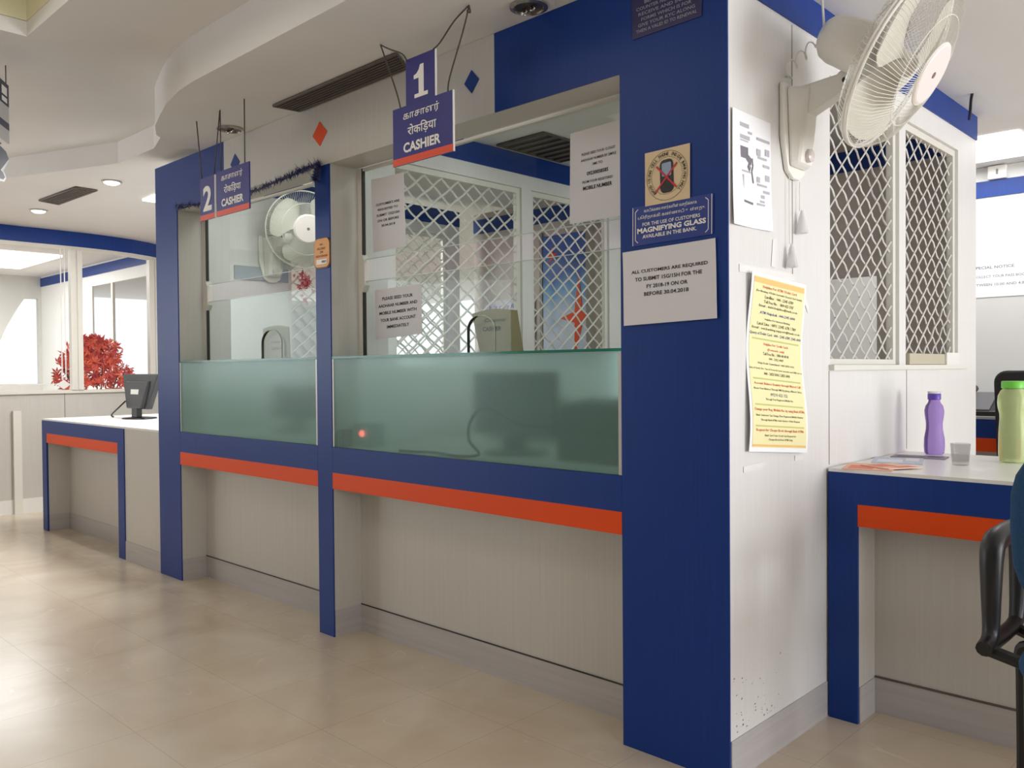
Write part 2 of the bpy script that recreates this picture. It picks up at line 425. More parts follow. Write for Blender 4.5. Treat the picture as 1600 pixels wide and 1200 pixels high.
MB().box(.0125, .02, 1.80, 1.97, 1.160, 1.212).build('block', white, t)

# --- partitions inside
def partition(idx, x, solid, seam_grey):
    ya, yb = RB + .035, 2.15
    op = ((solid, 1.258), (1.334, 2.03))
    struct('wall_middle' if idx == 0 else 'wall_inner', lattice_wall(x - .05, x, ya, op, 1.16, 2.135, yb), lam_right)
    struct('trim_1%d' % idx, MB().box(x, x + .006, ya, yb, 2.208, ZC - .002), blue)
    gl = ('diamond grille of the partition between the two cashier booths, ', 'diamond grille of the partition beyond the second cashier booth, ')[idx]
    for (a, b), wd_ in zip(op, ('half nearer the counter', 'half nearer the back')):
        grille('security_grille', gl + wd_, ('grilles between the booths', 'grilles beyond the second booth')[idx], x - .025, a + .001, b - .001, 1.161, 2.134, dz=.086, slope=.78, th=.0055)
partition(0, -1.95, .375, False)
partition(1, -3.42, .72, True)
# back wall of both booths
bw = MB(); bw.box(-3.42, -.051, 2.30, 2.34, 0, ZC - .002)
struct('wall_back', MB().box(-3.42, -2.27, 2.30, 2.34, 0, ZC-.002).box(-2.27, -.72, 2.30, 2.34, 0, .9).box(-2.27, -.72, 2.30, 2.34, 2.05, ZC-.002).box(-.46, -.051, 2.30, 2.34, 0, ZC-.002).box(-.72, -.46, 2.30, 2.34, 0, .9).box(-.72, -.46, 2.30, 2.34, 1.62, ZC-.002), pinkwall)
struct('trim_12', MB().box(-3.42, -.051, 2.294, 2.30, 2.166, 2.272), blue)

# --- booth glazing (plane Y = .15)
YG = RB + .012
def glazing(n, a, b):
    w_ = thing('window_%d' % n, ((a+b)/2, YG, 1.22), None, None); w_['kind'] = 'structure'
    zt = ZB - .001
    f = MB()
    post = [(a, 1.217), (a+.026, 1.217), (a+.026, 1.50), (a+.045, 1.53), (a+.045, 1.635), (a+.026, 1.665), (a+.026, zt), (a, zt)]
    f.prism([(x, z) for x, z in post], 1, YG - .011, YG + .02)
    f.box(a + .03, b - .001, YG - .006, YG + .012, zt - .012, zt)
    f.build('window_frame', frame_w, w_)
    g = MB(); g.box(a + .027, a + .032, YG - .008, YG + .008, 1.217, 1.50); g.box(a + .027, a + .032, YG - .008, YG + .008, 1.665, zt); g.build('gasket', gasket, w_)
    MB().box(a + .033, b - .002, YG - .003, YG + .003, 1.645, zt - .013).build('upper_pane', clear, w_)
    MB().box(a + .033, b - .002, YG - .003, YG + .003, 1.217, 1.545).build('lower_pane', clear, w_)
    e = MB(); e.box(a + .045, b - .002, YG - .0035, YG + .0035, 1.642, 1.6445); e.box(a + .045, b - .002, YG - .0035, YG + .0035, 1.5455, 1.548); e.build('pane_edge', mat('pale_glass_edge_%d' % n, 'c3d2ca', .2), w_)
glazing(1, X2, X1); glazing(2, X4, X3)

# --- cashier counters
def counter(label, a, b):
    t = thing('cashier_counter', ((a+b)/2, .3, .645), label, 'counter')
    a += .001; b -= .001
    MB().box(a, b, .012, .70, .80, .8255).build('worktop', lam, t)
    MB().box(a, b, 0, .012, .715, .8255).build('apron', blue, t)
    MB().box(a, b, 0, .012, .645, .7148).build('orange_stripe', orange, t)
    MB().box(a, b, .012, .145, .645, .655).build('underside', lam, t)
    MB().box(a + .012, b - .014, .004, .014, .827, 1.2055).build('frosted_screen', frost, t)
    s = MB(); s.box(a, b, .002, .148, 1.2065, 1.216); s.build('glass_shelf', green_edge, t)
    MB().box(a, a + .011, .003, .016, .827, 1.205).build('edge_channel', mat('channel', 'b9b4ad', .4, .4), t)
    MB().box(b - .013, b, .003, .016, .827, 1.205).build('edge_channel', MATS['channel'], t)
    return t
counter('wide cashier counter 1 with blue and orange front and frosted glass screen', X2, X1)
counter('narrower-looking cashier counter 2 beyond the middle blue post, with frosted screen', X4, X3)

# ================================================================== LEFT SIDE
lc = thing('enquiry_counter', (-4.9, .5, 0), 'low open counter with blue and orange front left of the cashier booths', 'counter')
MB().box(-5.65, X5 - .002, .002, 1.5, .81, .822).build('worktop', white_top, lc)
f_ = MB(); f_.box(-5.65, -5.556, 0, .012, 0, .8095); f_.box(-4.245, -4.147, 0, .012, 0, .8095); f_.box(-5.556, -4.245, 0, .012, .718, .8095)
f_.build('blue_frame', blue, lc)
MB().box(-5.555, -4.246, .001, .012, .648, .7175).build('orange_stripe', orange, lc)
f_ = MB(); f_.box(-5.65, -5.556, .0125, .17, 0, .809); f_.box(-5.556, -4.2, .155, .17, 0, .809); f_.box(-4.24, X5 - .002, .006, .17, 0, .809)
f_.build('panel', lam, lc)
f_ = MB(); f_.box(-5.5555, -5.5525, .013, .15, 0, HB); f_.box(-5.555, -4.246, .151, .1545, 0, HB); f_.box(-4.145, X5 - .003, .002, .0055, 0, HB)
f_.build('skirting', grey_metal, lc)

# monitor on it (seen from the back)
mo = thing('computer_monitor', (-5.0, .47, .8225), 'black computer monitor seen from behind on the left counter', 'monitor')
mb = MB(); mb.hexa([(-5.16,.42,.895),(-4.80,.42,.895),(-4.80,.46,.895),(-5.16,.46,.895)], [(-5.275,.44,1.145),(-4.66,.44,1.145),(-4.66,.48,1.145),(-5.275,.48,1.145)])
mb.hexa([(-5.10,.395,.90),(-4.86,.395,.90),(-4.85,.425,.90),(-5.11,.425,.90)], [(-5.17,.42,1.09),(-4.78,.42,1.09),(-4.77,.445,1.10),(-5.18,.445,1.10)])
mb.build('screen_housing', black, mo, .006)
MB().box(-5.02, -4.93, .40, .44, .835, .93).build('stand', black, mo, .004)
MB().lathe([(.12,0),(.115,.008),(.05,.014)], (-5.0, .45, .8232), n=32).build('base', black, mo)
MB().hexa([(-5.05,.407,1.0),(-4.92,.407,1.0),(-4.92,.412,1.0),(-5.05,.412,1.0)], [(-5.05,.410,1.035),(-4.92,.410,1.035),(-4.92,.417,1.035),(-5.05,.417,1.035)]).build('sticker', signwhite, mo)
MB().tube(smooth_path([(-5.12,.40,.95),(-5.15,.36,.90),(-5.20,.33,.85),(-5.22,.35,.832)]), .006, 6).build('cable', black, mo)

# curved glazed wall far left
def offs(path, d):
    out = []
    for i, p in enumerate(path):
        a = Vector(path[max(i-1,0)]); b = Vector(path[min(i+1,len(path)-1)]); t_ = (b-a).normalized()
        out.append((p[0]-t_.y*d, p[1]+t_.x*d))
    return out
curve = [(-6.596, -4.418), (-6.596, -2.003), (-6.596, 0.122), (-6.596, 0.528), (-6.606, 0.702), (-6.635, 0.895), (-6.683, 1.088), (-6.77, 1.282), (-6.886, 1.475), (-7.06, 1.716), (-7.301, 1.958), (-7.64, 2.199), (-8.074, 2.392), (-8.847, 2.537)]
def strip(path, z0, z1, th=.04, out=0):
    inn = offs(path, -out); bk = offs(path, th); return MB().prism(inn + bk[::-1], 2, z0, z1)
struct('wall_left', strip(curve, 0, .985), lam)
struct('trim_13', strip(curve, 2.247, ZL - .002, .05, .006), blue)
struct('trim_14', strip(curve, .985, 1.012, .06, .02), frame_w)
struct('baseboard_left', strip(curve, 0, HB, .03, .006), white)
struct('trim_15', strip(curve, 2.215, 2.247, .045, .01), frame_w)
def seg(path, y0, y1): return [p for p in path if y0 <= p[1] <= y1]
wn = thing('window_3', (-6.87, 0, 1.012), None, None); wn['kind'] = 'structure'
strip([(-6.596, -4.418), (-6.596, 0.523)], 1.013, 2.214, .006, -.015).build('pane', clear_far, wn)
et = MB(); et.box(-6.579, -6.574, .445, .453, 1.10, 2.214); et.box(-6.579, -6.574, .475, .483, 1.10, 2.214); et.box(-6.579, -6.574, .11, .41, 1.062, 1.068)
et.prism([(.46, 1.02), (.515, 1.06), (.46, 1.10), (.405, 1.06)], 0, -6.579, -6.573); et.build('etched_border', white, wn)
wn = thing('window_4', (-6.95, 1.1, 1.012), None, None); wn['kind'] = 'structure'
strip([(-6.599, 0.62), (-6.606, 0.702), (-6.635, 0.895), (-6.683, 1.088), (-6.77, 1.282)], 1.013, 2.214, .006, -.015).build('pane', clear_far, wn)
def post(name, x, y, wd_, z0=1.013, z1=2.214):
    struct(name, MB().box(x-.03, x+.03, y - wd_/2, y - .006, z0, z1).box(x-.02, x+.02, y - .006, y + .006, z0, z1).box(x-.03, x+.03, y + .006, y + wd_/2, z0, z1), frame_w)
post('trim_16', -6.596, 0.572, .095); post('trim_17', -6.79, 1.33, .10)
struct('trim_18', MB().box(-6.598, -6.5945, -.07, -.067, HB, .985).box(-6.5965, -6.594, .47, .473, HB, .985), gasket)
dp = thing('drain_pipe', (-6.566, .09, 0), 'thin white pipe boxed against the far left wainscot', 'pipe')
MB().box(-6.588, -6.556, .065, .125, 0, .85).build('pipe', frame_w, dp)

# room beyond the far glass
farpaint = mottled('far_wall_paint', 'd2d0ca', 'd8d6d0', (3,3,3), 2, .7)
def far_wall():
    mb = MB(); mb.box(-10.6, -10.5, -4.5, 1.5, 0, 1.03); mb.box(-10.6, -10.5, -4.5, 1.5, 2.1, ZL)
    mb.prism([(-4.5, 1.03), (-4.5, 2.1), (1.31, 2.1), (1.21, 1.94), (1.10, 1.73), (.99, 1.46), (.90, 1.2), (.85, 1.03)], 0, -10.6, -10.5)
    mb.box(-10.6, -10.5, 1.47, 1.5, 1.03, 2.1); return mb
struct('wall_far', far_wall(), farpaint)
fw = MB(); fw.box(-10.5, -9.0, 1.5, 1.55, 0, ZL); fw.box(-9.0, -7.05, 1.5, 1.55, 0, 1.04); fw.box(-9.0, -7.05, 1.5, 1.55, 2.13, ZL)
struct('wall_end', fw, white)
struct('trim_20', MB().box(-10.5, -7.05, 1.49, 1.5, 2.25, 2.355), blue)
struct('trim_21', MB().box(-9.02, -8.74, 1.48, 1.5, 1.04, 2.13).box(-8.25, -8.20, 1.495, 1.52, 1.04, 2.13).box(-7.30, -7.06, 1.48, 1.5, 1.04, 2.13), frame_w)
fl = thing('office_ceiling_light', (-8.9, .5, ZL), 'bright square ceiling light beyond the far left glass', 'ceiling light')
MB().box(-9.6, -8.2, .0, 1.0, ZL - .02, ZL - .001).build('diffuser', panel_e, fl)
area('office_light', (-8.9, .5, ZL - .03), (-8.9, .5, 0), 1.3, .9, 45)

# red leafy plant behind the glass
pt = thing('red_plant', (-7.05, .9, 0), 'bushy red-leaved artificial plant behind the far left glass', 'plant')
MB().lathe([(.12,0),(.15,.3),(.17,.32),(.15,.32)], (-7.05, .9, 0), n=20).build('pot', white, pt)
st = MB(); lv = MB()
rc = random.Random(3)
def leaf_star(mb, c, rad, rc):
    nrm = Vector((rc.uniform(.2,1), rc.uniform(-1,.3), rc.uniform(-.3,.6))).normalized(); e1 = nrm.orthogonal().normalized(); e2 = nrm.cross(e1); a0 = rc.uniform(0, 6.28)
    for k in range(5):
        a = a0 + (k-2)*.75; d = e1*math.cos(a) + e2*math.sin(a); s_ = nrm.cross(d)
        L_ = rad*(1 - .12*abs(k-2)); p1 = c + d*L_*.5 + s_*L_*.16 + nrm*L_*.08; p2 = c + d*L_; p3 = c + d*L_*.5 - s_*L_*.16 + nrm*L_*.08
        mb.add([c, p1, p2 - nrm*L_*.12, p3, c + d*L_*.5 - nrm*.002], [(0,1,2,4), (0,4,2,3)])
for i in range(330):
    a = rc.uniform(0, 6.28); h = rc.uniform(0, 1)**.8; rr = .36*math.sqrt(max(.02, 1-(h*.95)**2))*math.sqrt(rc.random())
    c = Vector((-7.05 + rr*.7*math.cos(a), .87 + rr*math.sin(a), .98 + .50*h))
    if c.x > -6.78: c.x = -6.78 - .05*rc.random()
    leaf_star(lv, c, rc.uniform(.05, .085), rc)
for i in range(9):
    a = i*.7; st.tube(bez((-7.05, .9, .3), (-7.05+.05*math.cos(a), .9+.05*math.sin(a), .8), (-7.05+.2*math.cos(a), .88+.28*math.sin(a), 1.2), 6), .006, 5)
st.build('stem', mat('brown_stem', '5a3a2c', .7), pt)
lv.build('foliage', mottled('red_leaves', 'b8343c', 'ea6a4c', (9,9,9), 3, .6), pt)

# ================================================================== RIGHT SIDE
rd = thing('service_desk', (.9, 1.0, 0), 'right-hand desk with blue frame, orange stripe and white top against the side wall', 'desk')
YD = .631
MB().box(.007, 2.0, YD, 1.371, .811, .822).build('worktop', white_top, rd)
f_ = MB(); f_.box(.007, .102, YD, YD + .012, 0, .8105); f_.box(.102, 2.0, YD, YD + .012, .711, .8105); f_.build('blue_frame', blue, rd)
MB().box(.1025, 2.0, YD + .001, YD + .012, .640, .7105).build('orange_stripe', orange, rd)
f_ = MB(); f_.box(.007, .102, YD + .0125, YD + .16, 0, .8105); f_.box(.102, 2.0, YD + .145, YD + .16, 0, .8105); f_.build('panel', lam, rd)
f_ = MB(); f_.box(.1022, .105, YD + .013, YD + .14, 0, HB); f_.box(.105, 2.0, YD + .141, YD + .1445, 0, HB); f_.build('skirting', grey_metal, rd)
MB().box(.105, 2.0, YD + .139, YD + .1445, HB, HB + .006).build('skirting_line', mat('skirting_line', '5c554d', .6), rd)
ZD = .8225
def bottle(name, label, loc, sc_, prof, mats, cap_prof, liquid=None):
    t = thing(name, loc, label, 'bottle')
    MB().lathe([(a*sc_, b*sc_) for a, b in prof], loc, n=40).build('body', mats[0], t)
    MB().lathe([(a*sc_, b*sc_) for a, b in cap_prof], loc, n=40).build('cap', mats[1], t)
    if liquid: MB().lathe([(a*sc_, b*sc_) for a, b in liquid], loc, n=40).build('water', mats[2], t)
    return t
def tinted(name, col, tr, rough=.12): return mat(name, col, rough, 0, .5, Transmission_Weight=tr, IOR=1.15)
pr = [(.028,0),(.034,.006),(.036,.03),(.035,.06),(.029,.095),(.0285,.115),(.033,.15),(.034,.165),(.030,.182),(.021,.196),(.0195,.205)]
bottle('water_bottle', 'purple translucent water bottle with violet cap on the desk', (.125, 1.30, ZD), 1.0, pr, (tinted('purple_plastic', 'b79be0', .7), mat('violet_cap', '5a3aa8', .4)), [(.021,.2055),(.023,.207),(.023,.226),(.0215,.228)])
MB().lathe([(.0215,.2283),(.0225,.229),(.0225,.236),(.021,.237)], (.125,1.30,ZD), n=32).build('cap_top', tinted('clear_cap', 'f2f0f2', .5), [o for o in C.objects if o.name == 'water_bottle'][0])
pr2 = [(.034,0),(.042,.005),(.045,.03),(.044,.10),(.041,.15),(.041,.165),(.046,.185),(.048,.205),(.046,.228),(.038,.245),(.031,.252)]
bottle('water_bottle', 'large lime-green translucent water bottle at the desk right edge', (.415, 1.18, ZD), 1.0, pr2, (tinted('lime_plastic', 'e0ecb4', .55), mat('green_cap', '6cc644', .4)), [(.031,.2525),(.036,.254),(.036,.275),(.034,.278)])
gl_ = thing('drinking_glass', (.305, .985, ZD), 'small empty clear tumbler between the two bottles on the desk', 'glass')
MB().lathe([(.024,0),(.026,.004),(.031,.072),(.0295,.072),(.0245,.010),(.002,.010)], (.305, .985, ZD), n=32, cap=True).build('tumbler', glass('tumbler_glass', (.83,.82,.82), .2, .05), gl_)
def leaflet(label, x, y, w_, d_, rot, z, m_, pm, group='leaflets on the desk'):
    t = thing('leaflet', (x, y, z), label, 'leaflet', group); M_ = Matrix.Translation((x, y, z)) @ Matrix.Rotation(rot, 4, 'Z')
    mb = MB(); mb.box(-w_/2, w_/2, -d_/2, d_/2, 0, .0025); mb.xform(M_); mb.build('sheet', m_, t)
    mb = MB(); mb.box(-w_*.4, w_*.1, -d_*.4, d_*.1, .0026, .0030); mb.box(w_*.15, w_*.42, -d_*.1, d_*.42, .0026, .0030); mb.xform(M_); mb.build('printed_block', pm, t)
pk = mat('pink_leaflet', 'f0b49c', .5); pk2 = mat('orange_print', 'e0784e', .5); pb = mat('blue_leaflet', 'c4c8d8', .5); pb2 = mat('mauve_print', '8d7f8f', .5)
leaflet('pink and orange leaflet lying nearest the wall on the desk', .105, .73, .15, .19, .25, ZD, pk, pk2)
leaflet('orange leaflet at the desk front edge overlapping the pink one', .16, .76, .13, .13, -.5, ZD + .0035, mat('salmon_leaflet','eec2ae',.5), pk2)
leaflet('pale blue leaflet beside the orange ones on the desk', .105, .98, .16, .20, .3, ZD, pb, mat('pale_print','dfe3ee',.5))
leaflet('dark-edged magazine behind the leaflets on the desk', .12, 1.155, .18, .10, .15, ZD, pb2, mat('dark_print','5b5158',.5))

# far right: second desk, phone, chair, wall
struct('wall_rear', MB().box(-2.2, 7, 3.42, 3.48, 0, ZC - .002), mat('rear_wall_paint', 'd8d8d5', .6))
struct('trim_22', MB().box(-2.2, 7, 3.412, 3.42, 2.14, 2.234), blue)
fd = thing('back_office_desk', (.4, 3.2, 0), 'desk with blue and orange front far behind the green bottle', 'desk')
MB().box(-.75, 1.6, 2.95, 3.40, .868, .881).build('worktop', mat('grey_top', 'b9b9ba', .4), fd)
MB().box(-.75, 1.6, 2.95, 2.962, .766, .8675).build('blue_frame', blue, fd)
MB().box(-.75, 1.6, 2.95, 2.962, .693, .7655).build('orange_stripe', orange, fd)
MB().box(-.70, 1.55, 3.10, 3.115, 0, .8675).build('panel', lam, fd)
ph = thing('desk_telephone', (-.15, 3.1, .8815), 'black desk telephone with grey keypad on the back office desk', 'telephone')
mb = MB(); mb.prism([(3.01,.8817),(3.24,.8817),(3.24,1.0),(3.20,1.005),(3.01,.907)], 0, -.28, -.085); mb.build('body', black, ph, .005)
mb = MB(); mb.hexa([(-.25,3.016,.9125),(-.13,3.016,.9125),(-.13,3.19,1.002),(-.25,3.19,1.002)], [(-.25,3.014,.918),(-.13,3.014,.918),(-.13,3.188,1.0075),(-.25,3.188,1.0075)]); mb.build('keypad', mat('phone_grey', '737376', .6), ph)
MB().tube([(-.255,3.02,.955),(-.255,3.05,.975),(-.255,3.18,1.035),(-.255,3.22,1.025)], .02, 8).build('handset', black, ph)
ch = thing('back_office_chair', (.195, 2.65, 0), 'black chair back rising behind the green bottle', 'chair')
mb = MB(); pts = [(-.23,.50),(.23,.50),(.25,1.06)] + [(.25-.06+.06*math.cos(a), 1.07+.06*math.sin(a)) for a in [i*math.pi/12 for i in range(7)]] + [(-.19+.06*math.cos(a), 1.07+.06*math.sin(a)) for a in [math.pi/2+i*math.pi/12 for i in range(7)]] + [(-.25,1.06)]
mb.prism([(x+.195, z) for x, z in pts], 1, 2.80, 2.85); mb.build('backrest', black, ch, .012)
MB().box(-.045, .435, 2.42, 2.86, .44, .50).build('seat', black, ch, .02)
mb = MB(); mb.tube([(.195,2.63,.44),(.195,2.63,.10)], .03, 12); mb.build('gas_post', dark, ch)
for k in range(5):
    a = k*2*math.pi/5 + .3; MB().tube([(.195,2.63,.11),(.195+.27*math.cos(a),2.63+.27*math.sin(a),.045)], [.028,.018], 8).lathe([(.02,-.022),(.022,0),(.02,.022)], (.195+.27*math.cos(a),2.63+.27*math.sin(a),.022), n=10).build('leg', black, ch)
notice('wall_notice', 'white printed notice taped to the far right rear wall', 'notice', PY(3.419, (-.36, 1.774), (.067, 1.774), (.067, 1.557), (-.36, 1.557)), paper_bright,
    [('SPECIAL NOTICE', .35, .76, .5, .08, .03), ('COLLECT YOUR PASS BOOK HERE', .5, .52, .8, .07), ('BETWEEN 10.00 AND 4.00 ONLY', .5, .30, .85, .07)], textmat=ink_grey)
sb = thing('switch_box', (-.187, 3.4, 2.236), 'small white switch box on the rear wall below the light panel', 'box')
# the box hangs on the wall just below the ceiling, over the blue band
lp = thing('ceiling_light_panel', (.1, 3.0, ZC), 'bright square ceiling light panel at the far right', 'ceiling light')
MB().box(-.55, .085, 2.66, 3.22, ZC - .012, ZC - .0005).build('diffuser', panel_e, lp)
MB().box(-.235, -.14, 3.385, 3.4195, 2.236, 2.312).build('cover', plastic_w, sb, .004)
MB().box(-.19, -.18, 3.381, 3.385, 2.26, 2.29).build('toggle', ink_grey, sb)
area('ceiling_panel_light', (-.23, 2.94, ZC - .02), (-.23, 2.94, 0), .6, .55, 13)
bwir = thing('ceiling_wire', (.07, 1.92, ZC), 'short black wire hanging out of the ceiling over the right partition', 'wire')
MB().tube(smooth_path([(.09,1.90,ZC - .001),(.08,1.92,ZC-.02),(.06,1.98,ZC-.055),(.045,2.02,ZC-.075)]), .006, 6).build('wire', black, bwir)

# visitor chair at the right edge
vc = thing('visitor_chair', (.92, .25, 0), 'blue upholstered chair with black loop arms cut by the right edge', 'chair')
navy = mottled('navy_fabric', '123e66', '174872', (160,160,160), 2, .85)
def pad(cx, cy, cz, sx, sy, sz, e=3.0, n=28, m_=14, tilt=0):
    mb = MB(); vs = []
    for j in range(m_+1):
        p = -math.pi/2 + math.pi*j/m_
        for i in range(n):
            a = 2*math.pi*i/n
            f = lambda c, ee: math.copysign(abs(c)**(2/ee), c)
            vs.append((sx*f(math.cos(p),2.4)*f(math.cos(a),e), sy*f(math.cos(p),2.4)*f(math.sin(a),e), sz*f(math.sin(p),2.4)))
    fs = [(j*n+i, j*n+(i+1) % n, (j+1)*n+(i+1) % n, (j+1)*n+i) for j in range(m_) for i in range(n)]
    mb.add(vs, fs, True); return mb
mb = pad(0,0,0,.245,.24,.05); mb.xform(Matrix.Translation((.915,.21,.47))); mb.build('seat', navy, vc)
mb = pad(0,0,0,.225,.20,.035, 3.2); mb.xform(Matrix.Translation((.915,-.02,.80)) @ Matrix.Rotation(math.radians(97),4,'X')); mb.build('backrest', navy, vc)
for sx_ in (-1, 1):
    X_ = .915 + sx_*.315
    arm = MB()
    path = smooth_path([(X_,.13,.478),(X_,.185,.50),(X_,.19,.60),(X_,.195,.69),(X_,.225,.722),(X_,.33,.728),(X_,.43,.72),(X_,.455,.69),(X_,.45,.60),(X_,.43,.50),(X_,.40,.478),(X_,.30,.475),(X_,.14,.478)], 5)
    arm.tube(path, [.019 + .009*max(0, min(1, (p.z - .5)/.2)) for p in path], 10); arm.tube([(X_,.40,.47),(.915+sx_*.2,.36,.445)], .016, 8); arm.tube([(X_,.16,.47),(.915+sx_*.2,.16,.445)], .016, 8)
    arm.build('armrest', black, vc)
    lg = MB(); lg.tube(smooth_path([(.915+sx_*.2,.36,.44),(.915+sx_*.29,.38,.43),(.915+sx_*.295,.39,.35),(.915+sx_*.295,.40,.10),(.915+sx_*.295,.36,.025),(.915+sx_*.295,.2,.0135),(.915+sx_*.295,-.1,.0135)], 5), .0135, 8); lg.build('leg', black, vc)
MB().tube(smooth_path([(.915,.12,.43),(.915,.0,.45),(.915,-.045,.56),(.915,-.055,.75)], 5), .022, 8).build('back_spine', black, vc)
MB().box(.915-.2,.915+.2,.1,.38,.41,.43).build('seat_plate', dark, vc)

# ================================================================== WALL FANS
def wall_fan(label, hub, nrm, mount, R=.225, tassels=True, base_y=None):
    """mount: point on the wall plane (centre of the base plate); wall normal is +X"""
    t = thing('wall_fan', mount, label, 'fan', 'wall fans')
    n_ = Vector(nrm).normalized(); e1 = Vector((0,0,1)).cross(n_).normalized(); e2 = n_.cross(e1); ax = (e1, e2, n_); hub = Vector(hub)
    o = hub - n_*.10          # centre of the rim plane
    X0, Y0, Z0 = mount
    # base plate and arm
    mb = MB(); prof = [(Y0-.085, Z0+.13), (Y0+.085, Z0+.13), (Y0+.085, Z0-.03), (Y0+.055, Z0-.13), (Y0+.02, Z0-.15), (Y0-.02, Z0-.15), (Y0-.055, Z0-.13), (Y0-.085, Z0-.03)]
    mb.prism(prof, 0, X0 + .001, X0 + .018); mb.build('base_plate', plastic_w, t, .006)
    mb = MB(); mb.hexa([(X0+.018,Y0-.055,Z0-.12),(X0+.05,Y0-.04,Z0-.11),(X0+.05,Y0+.04,Z0-.11),(X0+.018,Y0+.055,Z0-.12)], [(X0+.018,Y0-.07,Z0+.12),(X0+.075,Y0-.035,Z0+.115),(X0+.075,Y0+.035,Z0+.115),(X0+.018,Y0+.07,Z0+.12)])
    mb.build('switch_housing', plastic_w, t, .01)
    MB().lathe([(.02,0),(.02,.012),(.014,.016)], (X0+.052, Y0, Z0-.085), (Vector((0,1,0)), Vector((0,0,1)), Vector((1,0,0))), 16).build('knob', mat('clear_knob', 'd9cfcc', .2) if 'clear_knob' not in MATS else MATS['clear_knob'], t)
    back = o - n_*.20; joint = Vector((X0 + .20, Y0 - .005, Z0 + .115))
    arm = MB(); d = Vector((joint.x - X0 - .03, 0, 0))
    a0 = Vector((X0+.03, Y0, Z0+.07))
    arm.hexa([(a0.x,Y0-.03,Z0+.02),(joint.x-.03,Y0-.022,joint.z-.035),(joint.x-.03,Y0+.022,joint.z-.035),(a0.x,Y0+.03,Z0+.02)], [(a0.x,Y0-.03,Z0+.12),(joint.x-.02,Y0-.022,joint.z+.02),(joint.x-.02,Y0+.022,joint.z+.02),(a0.x,Y0+.03,Z0+.12)])
    arm.lathe([(.032,-.024),(.034,-.02),(.034,.02),(.032,.024)], (joint.x - .025, Y0, joint.z - .006), (Vector((1,0,0)), Vector((0,0,1)), Vector((0,1,0))), 20)
    arm.build('arm', plastic_w, t, .004)
    MB().lathe([(.008,-.027),(.008,.027)], (joint.x - .025, Y0, joint.z - .006), (Vector((1,0,0)), Vector((0,0,1)), Vector((0,1,0))), 12).build('pivot_bolt', dark, t)
    mc = o - n_*.13
    MB().tube([joint - Vector((.02,0,0)), mc - Vector((0,0,.05))], .02, 10).build('neck', plastic_w, t)
    # motor housing
    MB().lathe([(.02,-.235),(.045,-.232),(.062,-.215),(.07,-.19),(.073,-.14),(.073,-.09),(.068,-.066)], o, ax, 32).build('motor_housing', plastic_w, t)
    # cage
    def ribs(prof, n, tw, rad=.0008):
        mb = MB()
        for k in range(n):
            a = 2*math.pi*k/n; pts = []
            for i, (rr, h) in enumerate(prof):
                b = a + tw*(1 - rr/R); pts.append(o + n_*h + (e1*math.cos(b) + e2*math.sin(b))*rr)
            mb.tube(pts, rad, 3, cap=False)
        return mb
    front = [(.082,.098),(.12,.091),(.16,.076),(R-.033,.055),(R-.010,.028),(R,.004)]
    rear = [(.07,-.07),(.12,-.066),(.17,-.056),(R-.02,-.036),(R,-.006)]
    ribs(front, 110, .5).build('front_cage', plastic_w, t)
    ribs(rear, 100, -.3).build('rear_cage', plastic_w, t)
    rg = MB()
    for rr, h, rad in ((R, .004, .004), (R, -.006, .004), (.15, .0785, .0016), (.15, -.062, .0016), (.083, .098, .003)):
        rg.tube([o + n_*h + (e1*math.cos(a) + e2*math.sin(a))*rr for a in [2*math.pi*i/48 for i in range(48)]], rad, 6, closed=True)
    rg.build('rim', plastic_w, t)
    MB().lathe([(.082,.094),(.082,.102),(.076,.105)], o, ax, 36).build('front_cap', pinkish, t)
    MB().lathe([(.009,.105),(.008,.107)], o, ax, 12).build('cap_badge', mat('badge', '7c6266', .4) if 'badge' not in MATS else MATS['badge'], t)
    MB().lathe([(.01,-.05),(.034,-.045),(.036,.02),(.026,.045),(.01,.05)], o, ax, 24).build('hub', plastic_w, t)
    for k in range(3):
        a0_ = 2*math.pi*k/3 + .35; mb = MB(); nr, na = 9, 9; vs = []
        for s_ in (0, 1):
            for i in range(nr+1):
                f = i/nr; rr = .033 + (R-.055)*f
                half = .52 + .34*math.sin(min(1, f*1.25)*math.pi/2) - .55*max(0, f-.72)**1.3*2.2
                for j in range(na+1):
                    q = j/na*2 - 1; a = a0_ + q*half + .25*f
                    h = -.004 + .030*q*(1 - .35*f) + .006*math.cos(q*1.5) + s_*.0025
                    vs.append(o + n_*h + (e1*math.cos(a) + e2*math.sin(a))*rr)
        W_ = na+1; B_ = W_*(nr+1); fs = []
        for i in range(nr):
            for j in range(na):
                q_ = (i*W_+j, i*W_+j+1, (i+1)*W_+j+1, (i+1)*W_+j); fs += [q_, tuple(B_+x for x in q_[::-1])]
        ring = list(range(W_)) + [i*W_+na for i in range(1, nr+1)] + [nr*W_+j for j in range(na-1, -1, -1)] + [i*W_ for i in range(nr-1, 0, -1)]
        for x_, y_ in zip(ring, ring[1:]+ring[:1]): fs.append((x_, B_+x_, B_+y_, y_))
        mb.add(vs, fs, True); mb.build('blade', plastic_bl, t)
    if tassels:
        cm = mat('white_cord', 'e8e4de', .6)
        for y_, z_, l_ in ((Y0-.07, Z0-.13, .22), (Y0+.0, Z0-.15, .09)):
            MB().tube([(X0+.012, y_+.03, z_ - .001), (X0+.012, y_+.03, z_ - l_)], .0013, 5).build('pull_cord', cm, t)
            MB().lathe([(.003,.0),(.007,-.012),(.016,-.055),(.018,-.07),(.006,-.072)], (X0+.019, y_+.03, z_ - l_), n=14).build('cord_bell', tinted('clear_bell', 'efeeee', .5) if 'clear_bell' not in MATS else MATS['clear_bell'], t)
        b0 = o - n_*.235
